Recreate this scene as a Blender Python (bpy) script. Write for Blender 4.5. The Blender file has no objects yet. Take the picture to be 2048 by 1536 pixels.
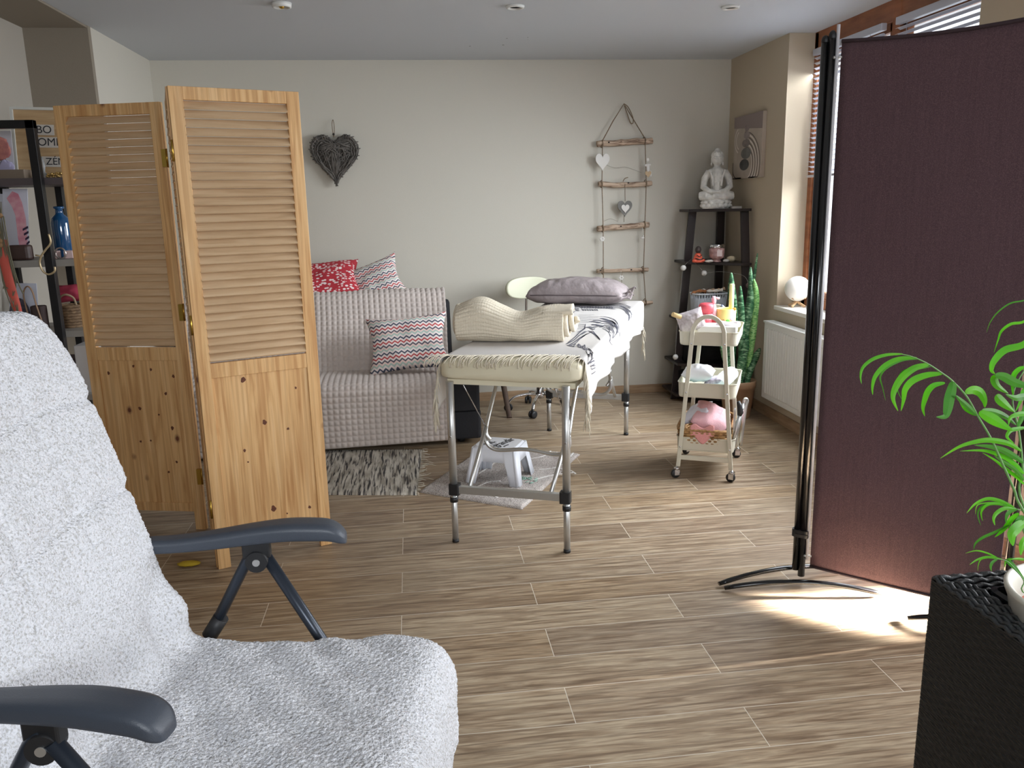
import bpy, bmesh, math, random
from math import sin, cos, pi, radians, sqrt
from mathutils import Vector, Matrix, noise
random.seed(7)
S = bpy.context.scene
COL = S.collection
V3 = Vector

# ------------------------------------------------------------------ camera
YAW, PITCH, ROLL, FPX, EYE = .118363, .216784, -.0224076, 1629.6, 1.4
fw = V3((sin(YAW)*cos(PITCH), cos(YAW)*cos(PITCH), -sin(PITCH)))
rt = V3((cos(YAW), -sin(YAW), 0)); up = rt.cross(fw)
r2 = cos(ROLL)*rt + sin(ROLL)*up; u2 = -sin(ROLL)*rt + cos(ROLL)*up
cam_d = bpy.data.cameras.new('camera'); cam = bpy.data.objects.new('camera', cam_d); COL.objects.link(cam)
cam_d.sensor_width = 36; cam_d.lens = FPX/2048*36; cam_d.clip_start = .05
cam.matrix_world = Matrix(((r2.x, u2.x, -fw.x, 0), (r2.y, u2.y, -fw.y, 0), (r2.z, u2.z, -fw.z, EYE), (0, 0, 0, 1)))
S.camera = cam

# ------------------------------------------------------------------ sky, daylight, added lamps, exposure
w = bpy.data.worlds.new('sky'); S.world = w; w.use_nodes = True
bg = w.node_tree.nodes['Background']; bg.inputs[0].default_value = (.86, .93, 1, 1); bg.inputs[1].default_value = 1.5
def area(name, loc, rot, sx, sy, power, col=(1, 1, 1), portal=False, spread=180):
    l = bpy.data.lights.new(name, 'AREA'); l.shape = 'RECTANGLE'; l.size = sx; l.size_y = sy; l.energy = power; l.color = col
    l.spread = radians(spread)
    o = bpy.data.objects.new(name, l); COL.objects.link(o); o.location = loc; o.rotation_euler = rot
    if portal: l.cycles.is_portal = True
    return o
area('window_daylight', (2.72, 4.06, 1.55), (0, radians(50), radians(-14)), 1.5, 1.6, 84, (.88, .94, 1), spread=126)
area('terrace_daylight', (2.80, 1.55, 1.25), (0, radians(72), 0), 1.8, 2.1, 30, (.96, .97, 1), spread=130)
area('floor_glare_beam', (3.30, 2.46, .48), (0, radians(77), 0), .42, .32, 62, (1, .98, .95), spread=10)  # added narrow low beam, there only to make the bright floor patch
area('rear_fill_light', (.6, -2.45, 2.0), (radians(58), 0, 0), 2.0, .9, 36, (.9, .95, 1), spread=110)  # added fill lamp behind the camera, aimed down to lift the armchair
S.view_settings.view_transform = 'Standard'; S.view_settings.look = 'None'
S.view_settings.gamma = 1; S.view_settings.use_curve_mapping = False
S.view_settings.exposure = 0.42

# ------------------------------------------------------------------ materials
def s2l(c): return tuple((x/12.92 if x <= .04045 else ((x+.055)/1.055)**2.4) for x in (v/255 for v in c))
def mat(name, rgb, rough=.6, metal=0, var=0., vscale=6, stretch=(1, 1, 1), bump=0., bscale=80, bstretch=(1, 1, 1), rgb2=None, coat=0, spec=.5, sss=0, trans=0, emit=0, alpha=1):
    m = bpy.data.materials.new(name); m.use_nodes = True; nt = m.node_tree; b = nt.nodes['Principled BSDF']
    c = s2l(rgb); b.inputs['Base Color'].default_value = (*c, 1); b.inputs['Roughness'].default_value = rough
    b.inputs['Metallic'].default_value = metal; b.inputs['Specular IOR Level'].default_value = spec
    if coat: b.inputs['Coat Weight'].default_value = coat; b.inputs['Coat Roughness'].default_value = .1
    if trans: b.inputs['Transmission Weight'].default_value = trans
    if emit: b.inputs['Emission Color'].default_value = (*c, 1); b.inputs['Emission Strength'].default_value = emit
    if var or rgb2 or bump:
        tc = nt.nodes.new('ShaderNodeTexCoord')
        def nz(scale, st, det=5):
            mp = nt.nodes.new('ShaderNodeMapping'); mp.inputs['Scale'].default_value = st
            n = nt.nodes.new('ShaderNodeTexNoise'); n.inputs['Scale'].default_value = scale; n.inputs['Detail'].default_value = det
            nt.links.new(tc.outputs['Object'], mp.inputs[0]); nt.links.new(mp.outputs[0], n.inputs[0]); return n
        if var or rgb2:
            n = nz(vscale, stretch); r = nt.nodes.new('ShaderNodeValToRGB'); r.color_ramp.elements[0].position = .3; r.color_ramp.elements[1].position = .7
            d = s2l(rgb2) if rgb2 else tuple(x*(1-var) for x in c)
            r.color_ramp.elements[0].color = (*d, 1); r.color_ramp.elements[1].color = (*c, 1)
            nt.links.new(n.outputs[0], r.inputs[0]); nt.links.new(r.outputs[0], b.inputs['Base Color'])
        if bump:
            n = nz(bscale, bstretch, 2); bp = nt.nodes.new('ShaderNodeBump'); bp.inputs['Strength'].default_value = min(1, bump*1.0); bp.inputs['Distance'].default_value = .004
            nt.links.new(n.outputs[0], bp.inputs['Height']); nt.links.new(bp.outputs[0], b.inputs['Normal'])
    return m
def leafmat(name, rgb, rgb2, trans=.45):
    m = mat(name, rgb, .45, rgb2=rgb2, vscale=14)
    nt = m.node_tree; b = nt.nodes['Principled BSDF']; t = nt.nodes.new('ShaderNodeBsdfTranslucent'); mx = nt.nodes.new('ShaderNodeMixShader')
    t.inputs[0].default_value = (*[min(1, x*1.6) for x in s2l(rgb)], 1); mx.inputs[0].default_value = trans
    o = nt.nodes['Material Output']; nt.links.new(b.outputs[0], mx.inputs[1]); nt.links.new(t.outputs[0], mx.inputs[2]); nt.links.new(mx.outputs[0], o.inputs[0])
    return m
class NT:
    """small node-graph writer"""
    def __init__(s, name, rough=.6):
        s.m = bpy.data.materials.new(name); s.m.use_nodes = True; s.t = s.m.node_tree; s.b = s.t.nodes['Principled BSDF']; s.b.inputs['Roughness'].default_value = rough
        s.tc = s.n('TexCoord').outputs['Object']
    def n(s, k, **kw):
        x = s.t.nodes.new('ShaderNode'+k)
        for a, v in kw.items():
            if a.startswith('_'): setattr(x, a[1:], v)
            else:
                a = a.replace('__', ' ')
                if hasattr(v, 'bl_idname') or isinstance(v, bpy.types.NodeSocket): s.t.links.new(v, x.inputs[a])
                else: x.inputs[a].default_value = v
        return x
    def mp(s, sc=(1, 1, 1), loc=(0, 0, 0), src=None):
        x = s.n('Mapping'); x.inputs['Scale'].default_value = sc; x.inputs['Location'].default_value = loc
        s.t.links.new(src or s.tc, x.inputs[0]); return x.outputs[0]
    def noise(s, v, scale, det=4, dist=0):
        x = s.n('TexNoise', Scale=scale, Detail=det, Distortion=dist); s.t.links.new(v, x.inputs[0]); return x.outputs[0]
    def ramp(s, f, stops):
        x = s.n('ValToRGB'); s.t.links.new(f, x.inputs[0]); e = x.color_ramp.elements
        while len(e) < len(stops): e.new(.5)
        for i, (p, c) in enumerate(stops):
            e[i].position = p; e[i].color = (*s2l(c), 1) if isinstance(c, tuple) else (c, c, c, 1)
        return x.outputs[0]
    def mix(s, f, a, b, mode='MIX'):
        x = s.n('Mix', _data_type='RGBA', _blend_type=mode)
        for i, v in ((0, f), (6, a), (7, b)):
            if isinstance(v, bpy.types.NodeSocket): s.t.links.new(v, x.inputs[i])
            elif i == 0: x.inputs[0].default_value = v
            else: x.inputs[i].default_value = (*s2l(v), 1) if len(v) == 3 else v
        return x.outputs[2]
    def math(s, op, a, b=None, c=None):
        x = s.n('Math', _operation=op)
        for i, v in enumerate((a, b, c)):
            if v is None: continue
            if isinstance(v, bpy.types.NodeSocket): s.t.links.new(v, x.inputs[i])
            else: x.inputs[i].default_value = v
        return x.outputs[0]
    def xyz(s, v):
        x = s.n('SeparateXYZ'); s.t.links.new(v, x.inputs[0]); return x.outputs
    def col(s, c): s.t.links.new(c, s.b.inputs['Base Color'])
    def bump(s, h, st=.5, d=.003):
        x = s.n('Bump', Strength=st, Distance=d); s.t.links.new(h, x.inputs['Height']); s.t.links.new(x.outputs[0], s.b.inputs['Normal'])

# wood-look floor tiles 0.964 x 0.173 m in half bond
def floor_mat():
    k = NT('wood_look_tile', .42)
    uv = k.mp(loc=(9.642-.407, -1.988+6.92, 0))
    br = k.n('TexBrick', Scale=1, Mortar__Size=.0014, Mortar__Smooth=.3, Bias=0, Brick__Width=.9642, Row__Height=.173)
    br.offset = .5; br.offset_frequency = 2; br.squash = 1
    k.t.links.new(uv, br.inputs['Vector']); br.inputs['Color1'].default_value = (0, 0, 0, 1); br.inputs['Color2'].default_value = (1, 1, 1, 1); br.inputs['Mortar'].default_value = (.5, .5, .5, 1)
    rnd = br.outputs['Color']; fac = br.outputs['Fac']
    off = k.n('VectorMath', _operation='MULTIPLY'); k.t.links.new(rnd, off.inputs[0]); off.inputs[1].default_value = (37, 61, 13)
    ad = k.n('VectorMath', _operation='ADD'); k.t.links.new(k.tc, ad.inputs[0]); k.t.links.new(off.outputs[0], ad.inputs[1]); tv = ad.outputs[0]
    warp = k.noise(k.mp((1.2, 5, 1), src=tv), 2.0, 3)
    g1 = k.noise(k.mp((1.0, 11, 1), src=tv), 3.2, 7, 1.6)
    g2 = k.noise(k.mp((2.5, 45, 1), src=tv), 4, 5, .6)
    wv = k.n('TexWave', Scale=2.2, Distortion=9, Detail=3, Detail__Scale=1.2); wv.bands_direction = 'Y'; k.t.links.new(k.mp((.35, 3.0, 1), src=tv), wv.inputs[0])
    base = k.ramp(g1, [(.28, (126, 107, 88)), (.46, (166, 148, 126)), (.62, (190, 175, 153)), (.8, (176, 159, 137))])
    tone = k.ramp(rnd, [(0, (225, 215, 205)), (.35, (255, 250, 240)), (.6, (205, 196, 188)), (.8, (245, 232, 212)), (1, (232, 226, 222))])
    c = k.mix(.85, base, tone, 'MULTIPLY')
    c = k.mix(k.math('MULTIPLY', k.ramp(g2, [(.35, .8), (.6, 0.)]), .6), c, (96, 76, 58))
    c = k.mix(k.math('MULTIPLY', k.ramp(wv.outputs['Fac'], [(.0, .9), (.13, 0.)]), .42), c, (92, 74, 58))
    vo = k.n('TexVoronoi', Scale=1.25); k.t.links.new(k.mp((1, 2.6, 1), src=tv), vo.inputs['Vector'])
    knot = k.ramp(k.math('ADD', vo.outputs['Distance'], k.math('MULTIPLY', k.noise(k.mp((9, 20, 1), src=tv), 3, 4), .12)), [(.075, .9), (.17, 0.)])
    c = k.mix(k.math('MULTIPLY', knot, .55), c, (82, 62, 46))
    c = k.mix(k.ramp(fac, [(.1, 0.), (.8, 1.)]), c, (205, 196, 180))
    k.col(c)
    h = k.math('SUBTRACT', k.math('MULTIPLY', g2, .25), fac); k.bump(h, .35, .0015)
    ro = k.math('ADD', .34, k.math('MULTIPLY', g1, .2)); k.t.links.new(ro, k.b.inputs['Roughness'])
    return k.m
def pine(name, horiz=False, dark=0):
    k = NT(name, .5)
    sc = (2.2, 2.2, 30) if horiz else (24, 24, 1.6)
    g = k.noise(k.mp(sc), 1.6, 6, 1.0)
    if horiz: c = k.ramp(g, [(.3, (192, 160, 124)), (.55, (208, 178, 142)), (.75, (214, 187, 153))])
    else: c = k.ramp(g, [(.3, (196, 146, 92)), (.5, (222, 178, 122)), (.72, (232, 194, 142))])
    if not horiz:
        g2 = k.noise(k.mp((60, 60, 1.0)), 1.5, 3); c = k.mix(k.ramp(g2, [(.42, .35), (.55, 0.)]), c, (168, 112, 58))
        vo = k.n('TexVoronoi', Scale=8.5); k.t.links.new(k.mp((1, 1, .7)), vo.inputs['Vector'])
        d = k.math('ADD', vo.outputs['Distance'], k.math('MULTIPLY', k.noise(k.tc, 40, 2), .06))
        c = k.mix(k.ramp(d, [(.085, 1.), (.115, .5), (.17, 0.)]), c, (104, 54, 30))
    k.col(c); k.bump(g, .12, .002); return k.m
# ------------------------------------------------------------------ mesh helper
def fr(o=(0, 0, 0), x=(1, 0, 0), y=None, z=(0, 0, 1)):
    x = V3(x).normalized(); z = V3(z)
    y = V3(y).normalized() if y is not None else z.cross(x).normalized()
    z = x.cross(y).normalized()
    return Matrix(((x.x, y.x, z.x, o[0]), (x.y, y.y, z.y, o[1]), (x.z, y.z, z.z, o[2]), (0, 0, 0, 1)))
def rotz(a, o=(0, 0, 0)): return Matrix.Translation(V3(o)) @ Matrix.Rotation(a, 4, 'Z')
def smooth(pts, n=6, closed=False):
    P = [V3(p) for p in pts]; out = []; N = len(P)
    for i in range(N if closed else N-1):
        if closed: a, b, c, d = P[i-1], P[i], P[(i+1) % N], P[(i+2) % N]
        else: a, b, c, d = P[max(i-1, 0)], P[i], P[i+1], P[min(i+2, N-1)]
        for j in range(n):
            t = j/n; out.append(.5*((2*b)+(-a+c)*t+(2*a-5*b+4*c-d)*t*t+(-a+3*b-3*c+d)*t**3))
    if not closed: out.append(P[-1])
    return out
class MB:
    def __init__(s): s.v = []; s.f = []; s.sm = []; s.mi = []; s.cm = 0
    def add(s, vs, fs, M=None, sm=False):
        b = len(s.v); s.v += [(M @ V3(p)) if M else V3(p) for p in vs]
        s.f += [tuple(b+i for i in f) for f in fs]; s.sm += [sm]*len(fs); s.mi += [s.cm]*len(fs); return s
    def box(s, a, b, M=None):
        x0, y0, z0 = a; x1, y1, z1 = b
        return s.add([(x0, y0, z0), (x1, y0, z0), (x1, y1, z0), (x0, y1, z0), (x0, y0, z1), (x1, y0, z1), (x1, y1, z1), (x0, y1, z1)],
                     [(0, 3, 2, 1), (4, 5, 6, 7), (0, 1, 5, 4), (1, 2, 6, 5), (2, 3, 7, 6), (3, 0, 4, 7)], M)
    def rbox(s, a, b, r=.01, M=None, n=3):
        """box with rounded vertical corners"""
        x0, y0, z0 = a; x1, y1, z1 = b; P = []
        for cx, cy, a0 in ((x1-r, y1-r, 0), (x0+r, y1-r, 90), (x0+r, y0+r, 180), (x1-r, y0+r, 270)):
            for i in range(n+1):
                t = radians(a0+90*i/n); P.append((cx+r*cos(t), cy+r*sin(t)))
        return s.prism(P, z0, z1, M)
    def prism(s, P, z0, z1, M=None, sm=False):
        n = len(P); return s.add([(x, y, z0) for x, y in P]+[(x, y, z1) for x, y in P],
                                 [tuple(range(n-1, -1, -1)), tuple(range(n, 2*n))]+[(i, (i+1) % n, n+(i+1) % n, n+i) for i in range(n)], M, sm)
    def tube(s, pts, r, n=8, closed=False, M=None, flat=1, cap=True):
        P = [V3(p) for p in pts]; N = len(P); R = r if isinstance(r, (list, tuple)) else [r]*N
        vs = []; pu = None
        for i, p in enumerate(P):
            t = (P[(i+1) % N]-P[i-1]) if closed else (P[min(i+1, N-1)]-P[max(i-1, 0)])
            t = t.normalized() if t.length > 1e-9 else V3((0, 0, 1))
            if pu is None: pu = t.cross(V3((0, 0, 1)) if abs(t.z) < .9 else V3((1, 0, 0))).normalized()
            pu = (pu-t*pu.dot(t)); pu = pu.normalized() if pu.length > 1e-6 else t.orthogonal().normalized()
            pv = t.cross(pu)
            for j in range(n):
                a = 2*pi*j/n; vs.append(p+pu*cos(a)*R[i]+pv*sin(a)*R[i]*flat)
        fs = []
        for i in range(N if closed else N-1):
            for j in range(n):
                a = i*n+j; b = i*n+(j+1) % n; c = ((i+1) % N)*n+(j+1) % n; d = ((i+1) % N)*n+j; fs.append((a, b, c, d))
        s.add(vs, fs, M, True)
        if cap and not closed:
            s.add([vs[j] for j in range(n)], [tuple(range(n-1, -1, -1))], M); s.add([vs[(N-1)*n+j] for j in range(n)], [tuple(range(n))], M)
        return s
    def lathe(s, prof, c=(0, 0, 0), n=24, M=None, sm=True):
        vs = []; m = len(prof)
        for r, z in prof:
            for j in range(n): a = 2*pi*j/n; vs.append((c[0]+r*cos(a), c[1]+r*sin(a), c[2]+z))
        fs = [(i*n+j, i*n+(j+1) % n, (i+1)*n+(j+1) % n, (i+1)*n+j) for i in range(m-1) for j in range(n)]
        s.add(vs, fs, M, sm)
        for i, rev in ((0, True), (m-1, False)):
            if prof[i][0] > 1e-5:
                q = vs[i*n:(i+1)*n]; s.add(q, [tuple(range(n-1, -1, -1)) if rev else tuple(range(n))], M)
        return s
    def ball(s, c, r, n=12, M=None, fn=None):
        rx, ry, rz = r if isinstance(r, (tuple, list)) else (r, r, r); vs = []; m = n
        for i in range(m+1):
            p = pi*i/m
            for j in range(2*n):
                a = pi*j/n; d = V3((sin(p)*cos(a), sin(p)*sin(a), -cos(p))); q = fn(d) if fn else 1
                vs.append((c[0]+rx*d.x*q, c[1]+ry*d.y*q, c[2]+rz*d.z*q))
        fs = [(i*2*n+j, i*2*n+(j+1) % (2*n), (i+1)*2*n+(j+1) % (2*n), (i+1)*2*n+j) for i in range(m) for j in range(2*n)]
        return s.add(vs, fs, M, True)
    def grid(s, fn, nu, nv, M=None, sm=True, cu=False, cv=False):
        vs = [fn(i/nu, j/nv) for i in range(nu+(0 if cu else 1)) for j in range(nv+(0 if cv else 1))]
        W = nv+(0 if cv else 1); H = nu+(0 if cu else 1)
        fs = [(i*W+j, ((i+1) % H)*W+j, ((i+1) % H)*W+(j+1) % W, i*W+(j+1) % W) for i in range(nu) for j in range(nv)]
        return s.add(vs, fs, M, sm)
    def ribbon(s, pts, wid, nrm=None, sm=True, fold=0, side=None):
        """leaf/strap: centre line, widths, side vectors"""
        P = [V3(p) for p in pts]; N = len(P); vs = []
        for i, p in enumerate(P):
            t = (P[min(i+1, N-1)]-P[max(i-1, 0)]).normalized(); sd = side if side is not None else t.cross(nrm).normalized()
            up_ = sd.cross(t); h = wid[i] if isinstance(wid, (list, tuple)) else wid
            vs += [p-sd*h, p+up_*fold*h, p+sd*h]
        fs = []
        for i in range(N-1):
            for j in (0, 1): fs.append((i*3+j, i*3+j+1, i*3+3+j+1, i*3+3+j))
        return s.add(vs, fs, None, sm)
    def build(s, name, m=None, parent=None, bevel=0, seg=2, solid=0, subs=0, mats=None, off=-1):
        me = bpy.data.meshes.new(name)
        if parent is not None: org = wloc(parent)
        else:
            xs = [p.x for p in s.v]; ys = [p.y for p in s.v]; org = V3(((min(xs)+max(xs))/2, (min(ys)+max(ys))/2, min(p.z for p in s.v)))
        me.from_pydata([tuple(p-org) for p in s.v], [], s.f)
        me.polygons.foreach_set('use_smooth', s.sm); me.polygons.foreach_set('material_index', s.mi)
        for q in (mats or [m]): me.materials.append(q)
        me.update()
        bm = bmesh.new(); bm.from_mesh(me)
        if len(bm.verts) < 60000: bmesh.ops.remove_doubles(bm, verts=bm.verts, dist=1e-6)
        if not solid: bmesh.ops.recalc_face_normals(bm, faces=bm.faces)
        bm.to_mesh(me); bm.free()
        o = bpy.data.objects.new(name, me); COL.objects.link(o)
        if parent is not None: o.parent = parent
        else: o.location = org
        if bevel:
            b = o.modifiers.new('bevel', 'BEVEL'); b.width = bevel; b.segments = seg; b.limit_method = 'ANGLE'; b.harden_normals = False
        if solid:
            b = o.modifiers.new('solid', 'SOLIDIFY'); b.thickness = solid; b.offset = off
        if subs:
            b = o.modifiers.new('subs', 'SUBSURF'); b.levels = subs; b.render_levels = subs
        return o
def wloc(o):
    p = V3(o.location)
    while o.parent: o = o.parent; p += V3(o.location)
    return p
def thing(name, loc, label, cat, group=None):
    o = bpy.data.objects.new(name, None); COL.objects.link(o); o.location = loc; o.empty_display_size = .05
    return tag(o, label, cat, group)
def tag(o, label, cat, group=None, kind=None):
    o['label'] = label; o['category'] = cat
    if group: o['group'] = group
    if kind: o['kind'] = kind
    return o
def struct(name, mb, m, **k):
    o = mb.build(name, m, **k); o['kind'] = 'structure'; return o
def text(body, size, M, parent, m, name='lettering', ext=.0004, align='CENTER', sx=1, bold=0):
    c = bpy.data.curves.new(name, 'FONT'); c.body = body; c.size = size; c.extrude = ext; c.align_x = align; c.align_y = 'CENTER'; c.offset = bold
    f = bpy.data.objects.new('tmp', c); COL.objects.link(f); bpy.context.view_layer.update()
    me = bpy.data.meshes.new_from_object(f.evaluated_get(bpy.context.evaluated_depsgraph_get())); bpy.data.objects.remove(f)
    o = bpy.data.objects.new(name, me); COL.objects.link(o); me.materials.clear(); me.materials.append(m); me.name = name
    o.parent = parent; o.matrix_local = Matrix.Translation(-wloc(parent)) @ M @ Matrix.Diagonal((sx, 1, 1, 1))
    return o
def copy_tree(o, parent=None):
    c = o.copy(); COL.objects.link(c)
    if parent is not None: c.parent = parent
    for ch in list(o.children): copy_tree(ch, c)
    return c

# ------------------------------------------------------------------ shared materials
PINE = pine('pine_vertical'); PINEH = pine('pine_slat', True)
BLACK = mat('black_metal', (24, 24, 27), .35, .3)
GLOSSB = mat('gloss_black_tube', (16, 16, 18), .18, .2, coat=.5)
PLAST = mat('black_plastic', (26, 26, 28), .5)
CHROME = mat('chrome', (215, 215, 218), .12, 1)
ALU = mat('satin_aluminium', (200, 200, 198), .38, .85, var=.06, vscale=30)
WHITEP = mat('white_plastic', (225, 228, 236), .35)
BRASS = mat('brass', (200, 165, 80), .3, 1)
ROPE = mat('jute_twine', (142, 120, 96), .9, var=.4, vscale=120, bump=.6, bscale=300)
# ================================================================== ROOM
XR, YB, ZC, XW = 2.283, 5.802, 2.355, 2.475
WALL = mat('wall_paint', (197, 192, 180), .85, bump=.12, bscale=220)
TAUPE = mat('wall_paint_taupe', (186, 172, 150), .85, bump=.12, bscale=220)
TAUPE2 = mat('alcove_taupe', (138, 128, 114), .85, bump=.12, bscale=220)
CEIL = mat('ceiling_paint', (196, 200, 205), .9)
BASEM = mat('baseboard_wood_tile', (170, 142, 112), .55, rgb2=(140, 112, 84), vscale=6, stretch=(1, 1, 8))
WINW = mat('stained_window_wood', (160, 100, 62), .45, rgb2=(128, 76, 44), vscale=4, stretch=(2, 2, 8))
SILLM = mat('sill_white', (226, 222, 214), .5)
fm = floor_mat()
struct('floor', MB().box((-4.2, -2.6, -.1), (3.2, 6.0, 0)), fm)
struct('ceiling', MB().box((-4.2, -2.6, ZC), (3.0, 6.0, ZC+.12)), CEIL)
struct('wall_back', MB().box((-1.72, YB, 0), (2.6, YB+.12, ZC)), WALL)
# left wall with the alcove behind the shelving
struct('wall_left', MB().box((-1.76, 4.80, 0), (-1.61, YB, ZC)), WALL)
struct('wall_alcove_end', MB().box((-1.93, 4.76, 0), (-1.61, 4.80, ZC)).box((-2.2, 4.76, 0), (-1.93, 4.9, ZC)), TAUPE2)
struct('wall_alcove', MB().box((-2.05, 2.2, 0), (-1.93, 4.76, ZC)), mat('alcove_shade_paint', (166, 159, 148), .85))  # wall colour darkened, the alcove's dimness is put into the paint
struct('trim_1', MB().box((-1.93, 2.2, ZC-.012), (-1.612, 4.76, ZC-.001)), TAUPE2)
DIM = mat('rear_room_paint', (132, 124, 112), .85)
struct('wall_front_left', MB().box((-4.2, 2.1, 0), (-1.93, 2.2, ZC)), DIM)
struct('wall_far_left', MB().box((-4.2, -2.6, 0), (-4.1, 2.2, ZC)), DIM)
# right wall: solid pier, window with recess, patio door
struct('wall_right', MB().box((XR, 4.907, 0), (2.6, YB, ZC)).box((XR, 3.213, 0), (2.6, 4.907, .715)).box((XR, 2.62, 0), (2.6, 3.213, ZC))
       .box((XR, .4, 2.16), (2.6, 2.62, ZC)).box((XR, -2.6, 0), (2.6, .4, ZC)), TAUPE)
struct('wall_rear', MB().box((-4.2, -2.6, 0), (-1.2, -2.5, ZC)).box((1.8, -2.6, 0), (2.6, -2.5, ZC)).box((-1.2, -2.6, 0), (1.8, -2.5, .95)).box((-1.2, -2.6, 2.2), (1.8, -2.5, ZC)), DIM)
struct('baseboard_back', MB().box((-1.61, YB-.012, 0), (XR, YB, .062)), BASEM, bevel=.002)
struct('baseboard_right', MB().box((XR-.012, 2.62, 0), (XR, YB-.012, .07)), BASEM, bevel=.002)
struct('terrace_ground', MB().box((2.6, -2, -.12), (6.5, 6, -.02)), mat('terrace_paving', (190, 186, 178), .8, var=.2, vscale=3))
# window_1 : two sashes in stained wood
GL = bpy.data.materials.new('window_glass'); GL.use_nodes = True
_t = GL.node_tree; _t.nodes.remove(_t.nodes['Principled BSDF']); _a = _t.nodes.new('ShaderNodeBsdfTransparent'); _g = _t.nodes.new('ShaderNodeBsdfGlossy'); _g.inputs['Roughness'].default_value = .02
_l = _t.nodes.new('ShaderNodeLayerWeight'); _l.inputs[0].default_value = .1; _m = _t.nodes.new('ShaderNodeMixShader'); _t.links.new(_l.outputs['Fresnel'], _m.inputs[0]); _t.links.new(_a.outputs[0], _m.inputs[1]); _t.links.new(_g.outputs[0], _m.inputs[2]); _t.links.new(_m.outputs[0], _t.nodes['Material Output'].inputs[0])
def window(name, y0, y1, z0, z1, mull, X=XW):
    b = MB(); b.box((X-.03, y0, z0), (X+.03, y0+.045, z1)).box((X-.03, y1-.045, z0), (X+.03, y1, z1)).box((X-.03, y0, z1-.10), (X+.03, y1, z1)).box((X-.03, y0, z0), (X+.03, y1, z0+.06))
    for m in mull: b.box((X-.035, m-.035, z0), (X+.035, m+.035, z1))
    f = struct(name, b, WINW, bevel=.004)
    e = [y0+.045]+[q for m in mull for q in (m-.035, m+.035)]+[y1-.045]
    for i in range(0, len(e), 2):
        a, c = e[i], e[i+1]
        g = MB().box((X-.018, a, z0+.06), (X+.018, a+.04, z1-.10)).box((X-.018, c-.04, z0+.06), (X+.018, c, z1-.10)).box((X-.018, a, z1-.145), (X+.018, c, z1-.10)).box((X-.018, a, z0+.06), (X+.018, c, z0+.10))
        g.build('window_frame', WINW, f, bevel=.003)
        MB().box((X-.003, a+.04, z0+.1), (X+.003, c-.04, z1-.145)).build('pane', GL, f)
    return f
window('window_1', 3.213, 4.907, .74, ZC-.002, [4.06])
struct('trim_2', MB().box((XR-.02, 3.213, .715), (XW-.03, 4.907, .74)), SILLM, bevel=.004)
window('door_1', .4, 2.62, 0.0, 2.16, [1.5])
window_r = window  # rear window lies behind the viewer
f = MB().box((-1.2, -2.57, .95), (1.8, -2.53, 1.0)).box((-1.2, -2.57, 2.15), (1.8, -2.53, 2.2)).box((.27, -2.57, .95), (.33, -2.53, 2.2)).build('window_2', WINW); f['kind'] = 'structure'
# venetian blinds
BL = mat('blind_slat', (188, 190, 200), .4, .2)
def blind(y0, y1, zbot, label):
    t = thing('venetian_blind', (XW-.06, (y0+y1)/2, zbot), label, 'blind', 'venetian blinds of the window')
    MB().box((XW-.075, y0, 2.215), (XW-.045, y1, 2.25)).build('headrail', BL, t, bevel=.003)
    s = MB(); z = 2.195
    while z > zbot+.02:
        s.add([(XW-.074, y0, z+.004), (XW-.060, y0, z+.007), (XW-.046, y0, z-.002), (XW-.074, y1, z+.004), (XW-.060, y1, z+.007), (XW-.046, y1, z-.002)], [(0, 1, 4, 3), (1, 2, 5, 4)]); z -= .028
    s.build('slats', BL, t, solid=.0012)
    MB().box((XW-.072, y0, zbot), (XW-.048, y1, zbot+.014)).build('bottom_rail', BL, t, bevel=.002)
    for y in (y0+.1, y1-.1): MB().tube([(XW-.076, y, zbot), (XW-.076, y, 2.215)], .0012, 5).build('cord', BL, t)
blind(4.12, 4.84, 1.52, 'grey venetian blind on the far sash, half hidden by the black pole')
blind(3.27, 4.0, 1.52, 'grey venetian blind above the dark fabric panel, on the nearer sash')
# spotlights
for i, (x, y, lab) in enumerate(((-.552, 4.254, 'leftmost of three white ceiling spotlights, with an open ring'), (.567, 4.286, 'middle one of the three round white ceiling spotlights'), (1.665, 4.27, 'round white ceiling spotlight nearest the window'))):
    t = thing('ceiling_spotlight', (x, y, ZC-.012), lab, 'spotlight', 'recessed ceiling spotlights')
    M = Matrix.Translation((x, y, ZC))
    MB().lathe([(.030, -.004), (.034, -.012 if i else -.022), (.044, -.010 if i else -.020), (.047, 0)], M=M, n=32).build('ring', mat('spot_ring', (222, 222, 218), .4), t)
    MB().lathe([(.001, -.004), (.030, -.004)], M=M, n=24).build('lens', mat('spot_lens', (170, 172, 170), .3) if i else mat('spot_socket', (105, 102, 92), .5), t)
    if not i: MB().ball((x, y, ZC-.016), (.013, .013, .010), 8).tube([(x-.03, y, ZC-.008), (x-.012, y, ZC-.014)], .003).tube([(x+.03, y, ZC-.008), (x+.012, y, ZC-.014)], .003).build('bulb', BRASS, t)
# ceiling marks
mk = MB()
for x, y, r in ((.42, 5.32, .006), (.62, 5.28, .007), (.62, 5.08, .005), (.74, 5.05, .004), (.75, 5.12, .003)): mk.lathe([(.0001, 0), (r, 0)], (x, y, ZC-.0006), 8)
struct('trim_3', mk, mat('ceiling_scuff', (90, 84, 80), .9))
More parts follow.
